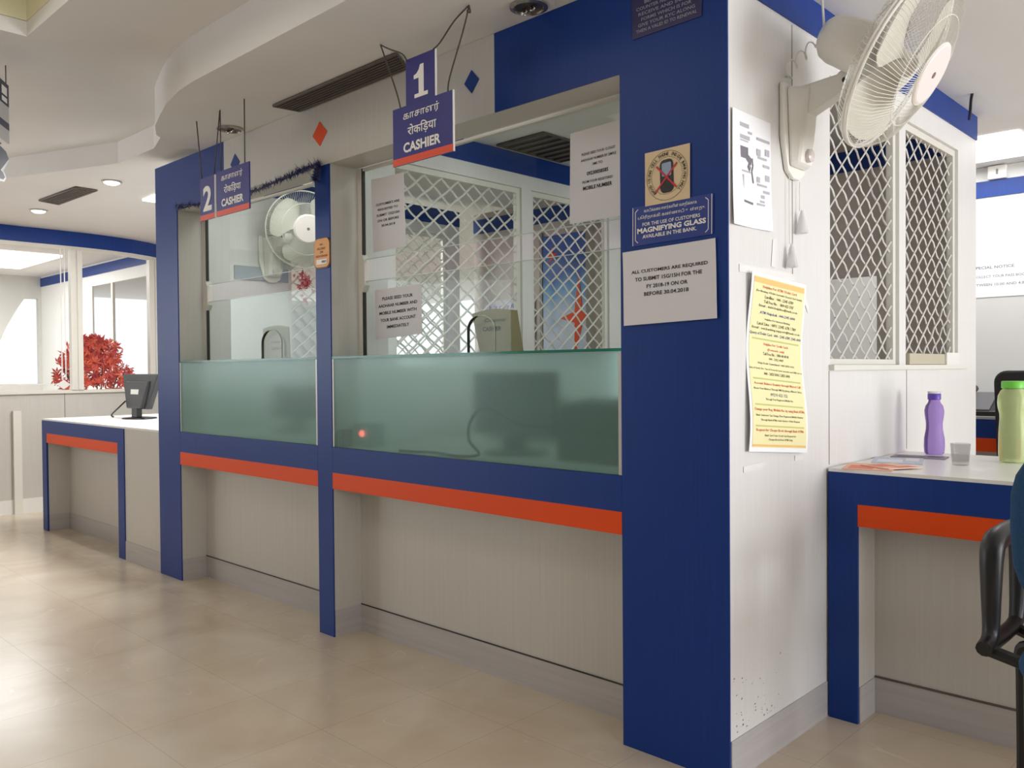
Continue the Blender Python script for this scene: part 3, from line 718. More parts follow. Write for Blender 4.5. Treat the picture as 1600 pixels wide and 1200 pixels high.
        pts = [(b0.x, b0.y, b0.z), (b0.x-.03, b0.y+.01, b0.z-.02)]
        for i in range(26):
            a = i*.75; pts.append((b0.x - .04 - .0035*i, b0.y + .012 + .018*math.cos(a), b0.z - .02 - .0022*i + .018*math.sin(a)))
        pts.append((X0 + .006, b0.y + .05, b0.z - .09))
        MB().tube(smooth_path(pts, 3), .0022, 5).build('power_cord', cm, t)
        MB().tube(smooth_path([(b0.x, b0.y, b0.z), (b0.x-.004, b0.y, b0.z+.06), (b0.x-.012, b0.y+.01, b0.z+.13), (b0.x-.008, b0.y+.01, ZC-.002)], 4), .0035, 6).build('ceiling_cord', cm, t)
    return t
wall_fan('white wall fan tilted down on the side wall above the desk', (.408, .372, 1.944), (.84, .11, -.53), (0.0, .385, 1.875), R=.243)
wall_fan('white wall fan inside the second cashier booth behind the glass', (-3.10, .66, 1.985), (.93, -.30, -.12), (-3.42, .60, 1.84), R=.225, tassels=False)

# ================================================================== HANGING SIGNS
YS = -.22
def board(pl_pts, y, th, m_, parent, name):
    return MB().prism(pl_pts, 1, y - th/2, y + th/2).build(name, m_, parent)

# counter 1: number board behind, cashier board in front, one hanging unit
def label_text(mb, y, items):
    for (st_, x0, x1, z0, z1, bd) in items:
        pl = PY(y, (x0, z1), (x1, z1), (x1, z0), (x0, z0)); text_on(mb, pl, st_, .5, 0, 1, 1, bd, off=.0012, res=4)
TAMIL = '\u0b95\u0bbe\u0b9a\u0bbe\u0bb3\u0bb0\u0bcd'; HINDI = '\u0930\u094b\u0915\u093f\u0921\u093c\u092f\u093e'
def cashier_board(t, x0, x1, z0, z1, y):
    b = MB().box(x0, x1, y - .003, y + .003, z0, z1).build('board', signblue, t)
    MB().box(x0, x1, y - .0042, y - .0032, z0, z0 + .024).build('red_stripe', signred, t)
    mb = MB(); c = (x0+x1)/2
    label_text(mb, y - .003, [(TAMIL, c - .098, c + .090, z0 + .146, z0 + .180, .01), (HINDI, c - .075, c + .075, z0 + .088, z0 + .132, .012), ('CASHIER', c - .098, c + .096, z0 + .038, z0 + .072, .035)])
    mb.build('lettering', signwhite, t)
cs = thing('cashier_sign', (-1.0, YS, 1.866), 'blue hanging sign numbered 1 with CASHIER and red lower stripe', 'sign', None)
MB().box(-1.115, -.961, YS + .004, YS + .009, 2.03, 2.225).build('number_board', signblue, cs)
MB().box(-.9612, -.9585, YS + .003, YS + .0095, 2.066, 2.225).box(-.868, -.8655, YS - .0035, YS + .0035, 1.866, 2.065).build('board_edge', signwhite, cs)
mb = MB(); pl = PY(YS + .004, (-1.078, 2.192), (-.998, 2.192), (-.998, 2.083), (-1.078, 2.083))
poly_on(mb, pl, [(.36,0),(.70,0),(.70,0)][:2] + [(.66,.12)], .001) if False else None
poly_on(mb, pl, [(.12,0),(1,0),(1,.12),(.74,.12),(.74,1),(.5,1),(.42,.86),(.27,.76),(.08,.72),(.08,.60),(.40,.60),(.40,.12),(.12,.12)], .001)
mb.build('number', signwhite, cs)
cashier_board(cs, -1.18, -.867, 1.866, 2.065, YS)
for pts in ([(-1.25,YS,ZC-.004),(-1.22,YS,2.25),(-1.16,YS,2.12),(-1.14,YS,2.06)], [(-1.25,YS,ZC-.004),(-1.20,YS,2.285),(-1.13,YS,2.25),(-1.105,YS,2.222)],
            [(-.79,YS,ZC-.004),(-.82,YS,2.24),(-.885,YS,2.11),(-.895,YS,2.06)], [(-.79,YS,ZC-.004),(-.86,YS,2.285),(-.93,YS,2.235),(-.965,YS,2.222)], [(-.79,YS,ZC-.004),(-.785,YS,2.29),(-.80,YS,2.30)]):
    MB().tube(smooth_path(pts, 4), .0028, 5).build('hanging_wire', wire_m, cs)
YS2 = -.26
n2 = thing('number_sign', (-2.483, YS2, 1.847), 'narrow blue hanging board with a white 2 beside the second CASHIER board', 'sign')
MB().box(-2.553, -2.414, YS2 - .003, YS2 + .003, 1.847, 2.04).build('board', signblue, n2)
MB().box(-2.414, -2.4115, YS2 - .0035, YS2 + .0035, 1.847, 2.04).build('board_edge', signwhite, n2)
MB().box(-2.553, -2.414, YS2 - .0042, YS2 - .0032, 1.847, 1.871).build('red_stripe', signred, n2)
mb = MB(); label_text(mb, YS2 - .003, [('2', -2.523, -2.440, 1.886, 2.0, .03)]); mb.build('number', signwhite, n2)
for a, b in ((-2.586, -2.54), (-2.362, -2.424)):
    MB().tube([(a, YS2, ZC-.004), (b, YS2, 2.038)], .0028, 5).build('hanging_wire', wire_m, n2)
c2 = thing('cashier_sign', (-2.245, YS2, 1.845), 'blue hanging CASHIER board right of the board with the 2', 'sign')
cashier_board(c2, -2.388, -2.10, 1.845, 2.043, YS2 - .004)
for a, b in ((-2.352, -2.35), (-2.138, -2.14)):
    MB().tube([(a, YS2 - .004, ZC-.004), (b, YS2 - .004, 2.04)], .0028, 5).build('hanging_wire', wire_m, c2)
# enquiry sign cut by the left edge (nearly edge-on)
def edge_sign():
    E_ = Vector((-3.0, -.92, 0)); d = Vector((-.86, .56, 0)); nrm = Vector((.56, .86, 0))
    t = thing('hanging_sign', (-2.87, -1.0, 2.15), 'dark hanging board cut off by the left edge of the picture', 'sign')
    def pl(z0, z1, l=.30): 
        a = E_ - d*l; return Plane((a.x,a.y,z1), (E_.x,E_.y,z1), (E_.x,E_.y,z0), (a.x,a.y,z0), nrm)
    P_ = pl(2.165, 2.42); sheet_mesh(P_, 0, .004).build('board', mat('grey_board', 'bdb9b6', .5), t)
    mb = MB(); rect_on(mb, P_, 0, 1, .62, 1, .001); rect_on(mb, P_, 0, 1, .22, .34, .001); mb.build('dark_bands', mat('navy_board', '24223f', .5), t)
    mb = MB(); rect_on(mb, P_, .72, .92, .78, .92, .0018); rect_on(mb, P_, .72, .92, .66, .74, .0018); mb.build('white_marks', signwhite, t)
    for s_ in (.1, .9): 
        p = P_.at(s_, 1); MB().tube([p, (p.x, p.y, ZT-.002)], .0025, 5).build('hanging_wire', wire_m, t)
    q = thing('question_mark_sign', (-2.9, -.98, 1.98), 'black and white question mark cut-out at the left edge', 'sign')
    P2 = pl(1.975, 2.14, .26)
    for nm, bd, of, m_ in (('outline', .10, 0, signwhite), ('mark', .05, .003, mat('navy_mark', '1f1e38', .5)), ('inner', .0, .005, signwhite)):
        if nm == 'inner': continue
        mb = MB(); text_on(mb, P2, '?', .5, 0 if nm == 'outline' else .05, .95 if nm == 'outline' else .86, 1 if nm == 'outline' else .9, bd, off=of); mb.build(nm, m_, q)
    p = P2.at(.6, .97); MB().tube([p, P2.at(.6, 1.02)], .002, 5).build('hanging_wire', wire_m, q)
edge_sign()

# ================================================================== CEILING FITTINGS
ventm = mat('vent_brown_grey', '5a504a', .6); vent_d = mat('vent_dark', '2b2622', .7)
def vent(label, corners, z, n, group=None):
    c = [Vector((x, y, z)) for x, y in corners]    # a, b along; c, d
    cen = sum(c, Vector())/4
    t = thing('air_vent', (cen.x, cen.y, z), label, 'air vent', 'ceiling air vents')
    a, b, c_, d = c
    MB().hexa([p + Vector((0,0,-.004)) for p in c], [p + Vector((0,0,-.0005)) for p in c]).build('backing', vent_d, t)
    mb = MB()
    for k in range(n):
        f0, f1 = (k+.15)/n, (k+.6)/n
        P_ = lambda s, f: a.lerp(b, s).lerp(d.lerp(c_, s), f)
        q = [P_(0,f0), P_(1,f0), P_(1,f1), P_(0,f1)]
        mb.hexa([v + Vector((0,0,-.010)) for v in q], [v + Vector((0,0,-.004)) for v in q])
    mb.build('slats', ventm, t)
    mb = MB()
    for p, q in ((a,b),(b,c_),(c_,d),(d,a)): mb.tube([p + Vector((0,0,-.006)), q + Vector((0,0,-.006))], .006, 4)
    mb.build('frame', ventm, t)
vent('long dark slatted vent in the soffit above the white fascia', [(-2.13,-.132),(-1.27,-.132),(-1.36,-.012),(-2.11,-.012)], ZC, 7)
vent('brown slatted vent in the bright far-left ceiling between two lit lamps', [(-5.33,-.09),(-4.70,-.064),(-4.71,.073),(-5.38,.054)], ZL, 7)
vent('grey slatted vent in the ceiling inside the first cashier booth', [(-1.90,1.02),(-1.58,1.02),(-1.58,1.52),(-1.90,1.52)], ZC, 7)
chrome = mat('chrome', 'b8b2aa', .2, .9)
def downlight(label, x, y, z, lit):
    t = thing('downlight', (x, y, z), label, 'ceiling lamp', 'round ceiling downlights')
    MB().lathe([(.062,-.0005),(.062,-.006),(.050,-.010),(.048,-.0005)], (x,y,z), n=32, cap=False).build('ring', chrome, t)
    if lit: area('downlight_beam', (x, y, z - .03), (x, y, 0), .08, .08, 9, (1, .97, .92)); MB().lathe([(.047,-.001),(.047,-.012),(.03,-.022),(.004,-.026)], (x,y,z), n=24).build('bulb', lamp_e, t)
    else:
        MB().lathe([(.046,-.001),(.046,-.002)], (x,y,z), n=24).build('reflector', mat('dull_reflector', '6f6862', .3, .6) if 'dull_reflector' not in MATS else MATS['dull_reflector'], t)
        for dx in (-.017, .017): MB().tube([(x+dx-.006, y, z-.004), (x+dx-.006, y+.0, z-.018), (x+dx+.006, y, z-.018), (x+dx+.006, y, z-.004)], .005, 6).build('bulb', chrome, t)
    return t
downlight('unlit round downlight in the soffit beside the blue fascia panel', -.665, -.075, ZC, False)
downlight('unlit round downlight in the soffit above the hanging board with the 2', -2.60, -.085, ZC, False)
downlight('lit round lamp in the far-left ceiling nearer the blue end column', -4.39, .046, ZL, True)
downlight('lit round lamp in the far-left ceiling nearer the left edge', -5.74, .03, ZL, True)
fp = thing('ceiling_light_panel', (-4.5, .75, ZL), 'small bright ceiling light panel just left of the blue end column', 'ceiling light')
MB().box(-4.81, -4.21, .413, 1.01, ZL - .014, ZL - .0005).build('diffuser', panel_e, fp)
for i, (x, y) in enumerate(((-1.05, .43), (-2.72, .43))):  # added panels hidden behind the fascia beam, to light the booth interiors
    t = thing('ceiling_light_panel', (x, y, ZC), ('flat light panel in the ceiling of the first cashier booth', 'flat light panel in the ceiling of the second cashier booth')[i], 'ceiling light')
    MB().box(x-.22, x+.22, y-.22, y+.22, ZC - .012, ZC - .0005).build('diffuser', panel_e, t)
    area('booth_light', (x, y, ZC - .016), (x, y, 0), .42, .42, 5)
area('far_left_light', (-4.51, .71, ZL - .02), (-4.51, .71, 0), .55, .55, 75)
area('coffer_cove_light', (-1.5, -1.75, ZT + .20), (-1.5, -1.75, 0), 1.0, .8, 14, (1, .95, .82))

# ================================================================== FASCIA DIAMONDS, GARLAND
def diamond(label, x, z, hw, hh, m_):
    o = MB().prism([(x-hw, z), (x, z-hh), (x+hw, z), (x, z+hh)], 1, -.0025, -.0004).build('diamond_emblem', m_, None)
    tag(o, label, 'emblem', 'diamonds on the fascia')
diamond('orange diamond on the white fascia above the middle blue post', -1.970, 2.184, .055, .053, orange)
diamond('blue diamond on the white fascia right of the sign numbered 1', -1.011, 2.178, .038, .041, blue)
diamond('blue diamond on the white fascia just above the second CASHIER board', -2.715, 2.187, .046, .047, blue)
def garland(label, pts, rad, n):
    mb = MB(); path = smooth_path(pts, 12); mb.tube(path, .004, 5); rg = random.Random(5)
    for i in range(n):
        f = rg.random()*(len(path)-1); k = int(f); p = path[k].lerp(path[min(k+1, len(path)-1)], f-k)
        d = Vector((rg.gauss(0,1), rg.gauss(0,.6), rg.gauss(0,1))).normalized(); l = rad*(.45+.75*rg.random())*(1.5 if rg.random() < .05 else 1)
        s_ = d.orthogonal().normalized()*.0022; e = p + d*l
        if e.y > -.003: e.y = -.003
        mb.add([p - s_, p + s_, e, p + d.cross(s_).normalized()*.002], [(0,1,2),(0,3,2)])
    o = mb.build('tinsel_garland', mat('navy_tinsel', '23285c', .4) if 'navy_tinsel' not in MATS else MATS['navy_tinsel'], None)
    tag(o, label, 'garland')
garland('dark blue tinsel garland sagging along the underside of the fascia over counter 2', [(-3.33,-.02,2.058),(-3.05,-.02,2.028),(-2.80,-.02,2.018),(-2.52,-.02,2.014),(-2.25,-.02,2.03),(-2.10,-.02,2.04),(-1.955,-.02,2.045),(-1.975,-.02,2.01),(-1.985,-.02,1.985)], .026, 1500)

# ================================================================== NOTICES
notice('paper_notice', 'white notice on the booth glass, upper left, asking for forms before 30.04.2018', 'notice', PY(YG - .003, (-1.812,1.983), (-1.590,1.979), (-1.578,1.671), (-1.801,1.667)), paper,
  [("CUSTOMER'S ARE", .5, .62, .72, .035, .02), ('REQUESTED TO', .5, .545, .62, .035, .02), ('SUBMIT 15G/15H', .5, .47, .70, .035, .02), ('ON OR BEFORE', .5, .395, .66, .035, .02), ('30.04.2018', .5, .325, .42, .033, .02)], 'notices taped on the booth glass')
notice('paper_notice', 'square white notice low on the booth glass asking for the aadhaar number', 'notice', PY(YG - .003, (-1.793,1.503), (-1.483,1.507), (-1.478,1.304), (-1.790,1.288)), paper,
  [('PLEASE SEED YOUR', .5, .77, .66, .065, .02), ('AADHAAR NUMBER AND', .5, .625, .84, .065, .02), ('MOBILE NUMBER WITH', .5, .48, .80, .065, .02), ('YOUR BANK ACCOUNT', .5, .335, .76, .065, .02), ('IMMEDIATELY', .5, .195, .48, .062, .02)], 'notices taped on the booth glass')
g3 = notice('paper_notice', 'tall white notice on the booth glass beside the right blue column', 'notice', PY(YG - .003, (-.685,1.958), (-.3655,1.966), (-.3655,1.650), (-.690,1.651)), paper,
  [('PLEASE SEED YOUR 12 DIGIT', .38, .72, .44, .028), ('AADHAAR NUMBER BY SIMPLE', .38, .655, .46, .028), ('SMS TO', .37, .595, .13, .028), ('09230058585', .37, .495, .28, .042, .03), ('FROM YOUR REGISTERED', .37, .415, .40, .028), ('MOBILE NUMBER', .37, .340, .38, .042, .03)], 'notices taped on the booth glass')
notice('paper_notice', 'large white notice about form 15G/15H on the right blue column', 'notice', PY(0, (-.350,1.503), (-.036,1.512), (-.030,1.290), (-.346,1.282)), paper,
  [('ALL CUSTOMERS ARE REQUIRED', .51, .68, .82, .052, .02), ('TO SUBMIT 15G/15H FOR THE', .50, .58, .72, .052, .02), ('FY 2018-19 ON OR', .49, .475, .44, .052, .02), ('BEFORE 30.04.2018', .48, .375, .48, .052, .02)],
  off=.004, fn=lambda s, t: .003 + .002*math.sin(s*5+1)*t + .0015*math.cos(t*4), nx=16, ny=10)
# magnifying glass plate
mg = thing('magnifying_glass_sign', (-.18, 0, 1.52), 'blue plate offering a magnifying glass, with white border lines', 'sign')
P_ = PY(0, (-.314,1.634), (-.043,1.637), (-.044,1.524), (-.315,1.518))
sheet_mesh(P_, .003, .003).build('plate', mat('navy_plate', '243a8a', .35), mg)
mb = MB(); as_ = .115/.27
for pts in ([(.0,.99),(.0,.01)], [(.985,.99),(.985,.01)], [(.07,.93),(.035,.86),(.035,.14),(.07,.07)], [(.91,.93),(.945,.86),(.945,.14),(.91,.07)]): line_on(mb, P_, pts, .008, .0036, as_)
text_on(mb, P_, '\u0bb5\u0bbe\u0b9f\u0bbf\u0b95\u0bcd\u0b95\u0bc8\u0baf\u0bbe\u0bb3\u0bb0\u0bcd\u0b95\u0bb3\u0bbf\u0ba9\u0bcd \u0bb5\u0b9a\u0ba4\u0bbf\u0b95\u0bcd\u0b95\u0bbe\u0b95', .48, .795, .66, .12, .005, off=.0038)
text_on(mb, P_, '\u0baa\u0bc6\u0bb0\u0bbf\u0ba4\u0bbe\u0b95\u0bcd\u0b95\u0bbf \u0b95\u0ba3\u0bcd\u0ba3\u0bbe\u0b9f\u0bbf \u0b89\u0bb3\u0bcd\u0bb3\u0ba4\u0bc1.', .49, .635, .84, .12, .005, off=.0038)
text_on(mb, P_, 'FOR THE USE OF CUSTOMERS', .49, .475, .72, .09, .012, off=.0038)
text_on(mb, P_, 'MAGNIFYING GLASS', .49, .30, .86, .135, .04, off=.0038)
text_on(mb, P_, 'AVAILABLE IN THE BANK.', .47, .16, .68, .095, .02, off=.0038)
mb.build('lettering', signwhite, mg)
# no phone sticker
nps = thing('no_phone_sticker', (-.19, 0, 1.632), 'square beige sticker of a crossed-out mobile phone on the blue column', 'sticker')
P_ = PY(0, (-.269,1.787), (-.116,1.789), (-.117,1.634), (-.269,1.631))
sheet_mesh(P_, .0045, .0015).build('sticker', mat('beige_sticker', 'd9c29c', .5), nps)
mb = MB(); ring = [(.5+.455*math.cos(a), .5+.455*math.sin(a)) for a in [i*2*math.pi/48 for i in range(49)]]; line_on(mb, P_, ring, .007, .0052)
ring = [(.5+.345*math.cos(a), .5+.345*math.sin(a)) for a in [i*2*math.pi/48 for i in range(49)]]; line_on(mb, P_, ring, .005, .0052)
txt = 'AVOID USING CELL PHONE INSIDE BANKING HALL'; a0, a1 = math.radians(228), math.radians(-48)
for i, chr_ in enumerate(txt):
    if chr_ == ' ': continue
    a = a0 + (a1-a0)*i/(len(txt)-1); vs, fs = glyphs(chr_, .02, 1)
    xm = (min(v[0] for v in vs)+max(v[0] for v in vs))/2; k = .088
    R_ = Matrix.Rotation(a - math.pi/2, 2)
    pts = []
    for x, y in vs:
        q = R_ @ Vector(((x-xm)*k*.9, y*k)); pts.append(P_.at(.5+.37*math.cos(a)+q.x, .5+.37*math.sin(a)+q.y, .0053))
    mb.add(pts, fs)
mb.build('ring_text', ink, nps)
def rrect(cx, cy, w_, h_, r_, n=5):
    out = []
    for (sx, sy, s0) in ((1,1,0),(-1,1,90),(-1,-1,180),(1,-1,270)):
        for i in range(n+1):
            a = math.radians(s0 + 90*i/n); out.append((cx+sx*(w_/2-r_)+r_*math.cos(a), cy+sy*(h_/2-r_)+r_*math.sin(a)))
    return out
def rot(pts, cx, cy, a): return [(cx+(x-cx)*math.cos(a)-(y-cy)*math.sin(a), cy+(x-cx)*math.sin(a)+(y-cy)*math.cos(a)) for x, y in pts]
A_ = math.radians(2)
mb = MB(); poly_on(mb, P_, rot(rrect(.5,.49,.30,.62,.10), .5,.49,A_), .0056); mb.build('phone_picture', black, nps)
mb = MB(); poly_on(mb, P_, rot(rrect(.5,.615,.21,.25,.03), .5,.49,A_), .0060); mb.build('phone_screen', mat('phone_screen', '8da0b8', .4), nps)
mb = MB(); line_on(mb, P_, [(.25,.22),(.73,.70)], .035, .0065); line_on(mb, P_, [(.27,.70),(.72,.25)], .035, .0066); mb.build('red_cross', mat('cross_red', 'c2222a', .5), nps)
# dark sign high on the column
hs = thing('column_sign', (-.19, 0, 2.13), 'dark plate of small white capitals high on the right blue column', 'sign')
P_ = PY(0, (-.315,2.262), (-.072,2.264), (-.078,2.135), (-.312,2.132))
sheet_mesh(P_, .003, .003).build('plate', mat('purple_navy_plate', '2a2858', .4), hs)
mb = MB()
for k, (s_, wd_) in enumerate((('COUNT YOUR MONEY', .74), ('BEFORE LEAVING', .62), ('COUNTER NO COMPLAINT', .86), ('RECEIVE AND INITIAL', .80), ('FORMS WHICH IS FOR', .72), ('GIVE YOUR KYC ALONG', .82), ('THEN A VALID ID TO RENEWAL', .88))):
    text_on(mb, P_, s_, .5, .855 - k*.125, wd_, .075, .012, off=.0038)
mb.build('lettering', mat('dim_lettering', '9b98a0', .6), hs)
# yellow sticker on the middle post
ys = thing('yellow_sticker', (-1.958, 0, 1.598), 'rounded yellow-orange plate on the middle blue post', 'sticker')
MB().prism(rrect(-1.959, 1.665, .124, .132, .03), 1, -.004, -.0005).build('plate_rim', mat('brown_rim', '5d3a22', .5), ys)
def yellow_mat():
    mm = mottled('amber_plate', 'e08a2a', 'd9a43e', (4,4,4), 1, .4); return mm
MB().prism(rrect(-1.959, 1.667, .114, .124, .027), 1, -.006, -.004).build('plate', yellow_mat(), ys)
P_ = PY(-.006, (-2.016,1.729), (-1.902,1.729), (-1.902,1.605), (-2.016,1.605))
mb = MB(); rect_on(mb, P_, .16, .84, .10, .27, .0012); mb.build('white_label', signwhite, ys)
mb = MB(); text_on(mb, P_, 'LIC', .5, .76, .2, .07, .02); text_on(mb, P_, 'ALL DAY', .48, .61, .56, .08, .02); text_on(mb, P_, '24', .5, .49, .2, .08, .02); text_on(mb, P_, 'HELP CENTRE', .5, .35, .8, .07, .02); mb.build('printed_text', mat('brown_ink', '8a4a1c', .6), ys)
mb = MB(); text_on(mb, P_, 'HELP', .66, .15, .28, .07, .03, off=.0022); mb.build('label_text', ink, ys)

# --- side wall papers
lf = thing('paper_notice', (0, .13, 1.55), 'white instruction sheet with grey diagram on the side wall beside the blue column', 'notice')
P_ = PX(0, (.016,1.868), (.243,1.870), (.247,1.552), (.012,1.548))
sheet_mesh(P_, .003, .001, 0, 8, 8, lambda s, t: .006*(1-t)**3*abs(s-.5)*2 + .004*(1-s)**4).build('sheet', paper_bright, lf)
mb = MB(); gm = mat('toner_grey', 'b4b2ba', .7)
for (a, b, c, d) in ((.14,.42,.87,.905),(.40,.50,.825,.845),(.14,.44,.765,.80),(.14,.40,.745,.757),(.62,.96,.80,.823),(.62,.72,.66,.72),(.84,.95,.68,.74),(.65,.88,.635,.655),(.78,.95,.57,.595),(.62,.70,.42,.47),(.84,.95,.45,.505),(.63,.88,.39,.41),(.78,.95,.335,.36),(.72,.82,.285,.315),(.70,.82,.245,.265),(.62,.93,.215,.235),(.80,.97,.165,.185),(.14,.46,.48,.495),(.14,.30,.30,.455)): rect_on(mb, P_, a, b, c, d, .0048, .0004)
mb.build('print_blocks', gm, lf)
mb = MB(); rect_on(mb, P_, .14, .40, .60, .70, .0048, .0004); line_on(mb, P_, [(.12,.235),(.52,.215)], .02, .0052); line_on(mb, P_, [(.36,.62),(.48,.58)], .06, .0052); line_on(mb, P_, [(.50,.62),(.52,.55),(.49,.50),(.53,.40)], .022, .0052); line_on(mb, P_, [(.40,.55),(.45,.51)], .05, .0052); mb.build('diagram', mat('toner_dark', '76747c', .7), lf)
po = thing('yellow_poster', (0, .28, .89), 'tall yellow helpline poster with white margin taped to the side wall', 'poster')
P_ = PX(0, (.104,1.426), (.446,1.408), (.450,.886), (.092,.916))
wv = lambda s, t: .010 + .008*math.sin(t*7.0 + .6) + .006*(1-t)*(s-.4)
sheet_mesh(P_, 0, .0012, 0, 6, 24, wv).build('sheet', paper_bright, po)
class Wavy(Plane):
    def at(self, s, t, off=0): return super().at(s, t, off + wv(s, t))
PW = Wavy(*P_.c, P_.n)
mb = MB(); nx_, ny_ = 6, 24
g = [[PW.at(.035+.93*i/nx_, .025+.955*j/ny_, .0008) for i in range(nx_+1)] for j in range(ny_+1)]
mb.add([p for row in g for p in row], [(j*7+i, j*7+i+1, (j+1)*7+i+1, (j+1)*7+i) for j in range(ny_) for i in range(nx_)], True)
mb.build('yellow_print', mat('pale_yellow', 'efe7b0', .5), po)
mb = MB()
for (t0, t1) in ((.945,.975),(.03,.042)):
    for i in range(8): poly_on(mb, PW, [(.04+.115*i, t0), (.04+.115*(i+1), t0), (.04+.115*(i+1), t1), (.04+.115*i, t1)], .0014)
mb.build('orange_band', mat('peach_band', 'ecc27a', .5), po)
red_t, blue_t, dk_t, grn = MB(), MB(), MB(), MB()
rows = [('Helpline For ATM / Debit Card', .915, .62, .020, 'r'), ('(For Blocking of Debit Card with Check & Card details)', .892, .84, .015, 'd'), ('Landline :  044 - 2345 6789', .865, .52, .018, 'd'), ('Toll Free No. :  1800 425 1747', .838, .54, .018, 'd'),
 ('Email : debit.helpline@bank.co.in', .812, .70, .018, 'd'), ('ATM Helpdesk : 044-2345 6000', .772, .64, .021, 'b'), ('Helpline For Internet Banking', .742, .46, .014, 'g'), ('Land Line : 0891 2345 678 / 789', .715, .70, .018, 'd'),
 ('Email : net.banking.support@bank.co.in', .688, .86, .018, 'd'), ('Query of Debit Card : 044 - 2345 6789, 2345 6000', .655, .92, .021, 'b'), ('Helpline For Credit Cards', .600, .44, .019, 'r'), ('(Domestic only)', .572, .30, .017, 'o'), ('Toll Free No. : 1800 44 44 00', .548, .46, .018, 'd'), ('044 - 2352 4407', .524, .26, .014, 'g'),
 ('Help Desk Centralized : 044 2433 0101', .493, .64, .015, 'g'), ('Sale of Gold, Dir. Tax & Forex for your account send SMS etc. to', .462, .94, .014, 'g'), ('044 - 2433 5000 / 2433 6000', .435, .46, .018, 'd'),
 ('Account Balance Enquiry through Missed Call', .375, .82, .019, 'r'), ('Know Your Balance Through SMS By giving a Missed Call at', .348, .84, .015, 'd'), ('09210 622 122', .318, .30, .018, 'b'), ('(charges are free)', .318, .0, .015, 'o'), ('Through Your Registered Mobile No', .290, .48, .015, 'd'),
 ('Change your Reg. Mobile No. by using Bank ATMs', .228, .88, .020, 'r'), ('Bank Customer Can Change Their Registered Mobile Number', .198, .82, .015, 'd'), ('Through Bank ATMs Cash Option - Other Request', .172, .68, .015, 'd'), ('Request for Cheque Book through Bank ATMs', .112, .82, .020, 'r'), ('Bank Card Cum Credit Can Request for', .085, .54, .015, 'd'), ('Cheque Book from ATM Only', .062, .42, .015, 'd')]
for s_, t_, w_, h_, c_ in rows:
    if w_ == 0: continue
    text_on({'r': red_t, 'o': red_t, 'b': blue_t}.get(c_, dk_t), PW, s_, .5, t_, w_, h_, .01, off=.0016, res=1)
for t_ in (.632, .408, .262, .142):
    for i in range(7): poly_on(grn, PW, [(.08+.12*i, t_), (.08+.12*(i+1), t_), (.08+.12*(i+1), t_+.009), (.08+.12*i, t_+.009)], .0014)
red_t.build('red_text', mat('poster_red', 'cf5a34', .6), po); blue_t.build('blue_text', mat('poster_blue', '3c4a86', .6), po); dk_t.build('dark_text', mat('poster_dark', '4a4a3c', .6), po); grn.build('divider_band', mat('poster_green', 'c3c67a', .6), po)
tape = glass('tape', (.93,.93,.93), .2, .3)
def tape_strip(parent, pts, wd_):
    mb = MB(); a, b = Vector((.0012, *pts[0])), Vector((.0012, *pts[1])); d = (b-a).normalized(); s_ = Vector((0, -d.z, d.y))*wd_/2
    mb.hexa([a-s_, b-s_, b+s_, a+s_], [v + Vector((.0008,0,0)) for v in (a-s_, b-s_, b+s_, a+s_)]); mb.build('tape_strip', mat('cloudy_tape', 'e9e7e4', .25) if 'cloudy_tape' not in MATS else MATS['cloudy_tape'], parent)
tape_strip(po, ((.06,1.432),(.40,1.428)), .022); tape_strip(po, ((.44,1.41),(.50,1.33)), .018); tape_strip(po, ((.08,.865),(.20,.868)), .018); tape_strip(po, ((.26,1.45),(.27,1.53)), .022); tape_strip(po, ((.40,.872),(.46,.868)), .016)
scu = mat('scuff_mark', '8a857f', .7)
mb = MB()
rs = random.Random(11)
for i in range(46):
    y_ = rs.uniform(.01, .30); z_ = .13 + rs.random()**2*.16; s_ = rs.uniform(.001, .004)
    mb.box(.0003, .0008, y_, y_ + s_*1.5, z_, z_ + s_)
o = mb.build('wall_scuffs', scu, None); o['kind'] = 'stuff'; tag(o, 'small dark scuff marks low on the side wall above the skirting', 'stain')

# ================================================================== INSIDE THE BOOTHS
def arch_card(label, x0, x1, x2, zt, rim_l, rim_r, lines):
    """cream card propped behind the glass, and the black-rimmed arched hatch in the pane in front of it"""
    t = thing('counter_card', ((x0+x1)/2, YG + .03, 1.2165), label, 'card')
    mb = MB(); n = 10; top = [(x0 + (x1-x0)*i/n, zt + .012*math.sin(math.pi*i/n)) for i in range(n+1)]
    bx0, bx1 = x2
    mb.prism([(bx0, 1.2172), (bx1, 1.2172)] + top[::-1], 1, YG + .024, YG + .028); mb.build('card', cream_card, t)
    P_ = PY(YG + (.024 if x0 > -2 else .0165), (x0, zt), (x1, zt), (x1, 1.2172), (x0, 1.2172)); mb = MB()
    for ln in lines: text_on(mb, P_, *ln, off=.001)
    mb.build('printed_text', ink, t)
    h = thing('speaking_hatch', ((rim_l+rim_r)/2, YG - .006, 1.2165), label.replace('cream card', 'arched black-rimmed hatch in the glass, in front of the cream card').split(' standing')[0], 'hatch')
    c = (rim_l+rim_r)/2; R_ = (rim_r-rim_l)/2; zs = zt - .012 - R_*.75
    arc = [(rim_l, YG-.005, 1.2172), (rim_l, YG-.005, zs)] + [(c - R_*math.cos(a), YG-.005, zs + R_*.75*math.sin(a)) for a in [math.pi*i/24 for i in range(1, 11)]]
    MB().tube(arc, [.0055]*(len(arc)-3) + [.004, .003, .0015], 8).build('black_rim', black, h)
    arc2 = [(c - R_*math.cos(a), YG-.005, zs + R_*.75*math.sin(a)) for a in [math.pi*i/24 for i in range(10, 24)]] + [(rim_r, YG-.005, zs), (rim_r, YG-.005, 1.2172)]
    MB().tube(arc2, .0022, 6).build('glass_rim', MATS['pale_glass_edge_1'], h)
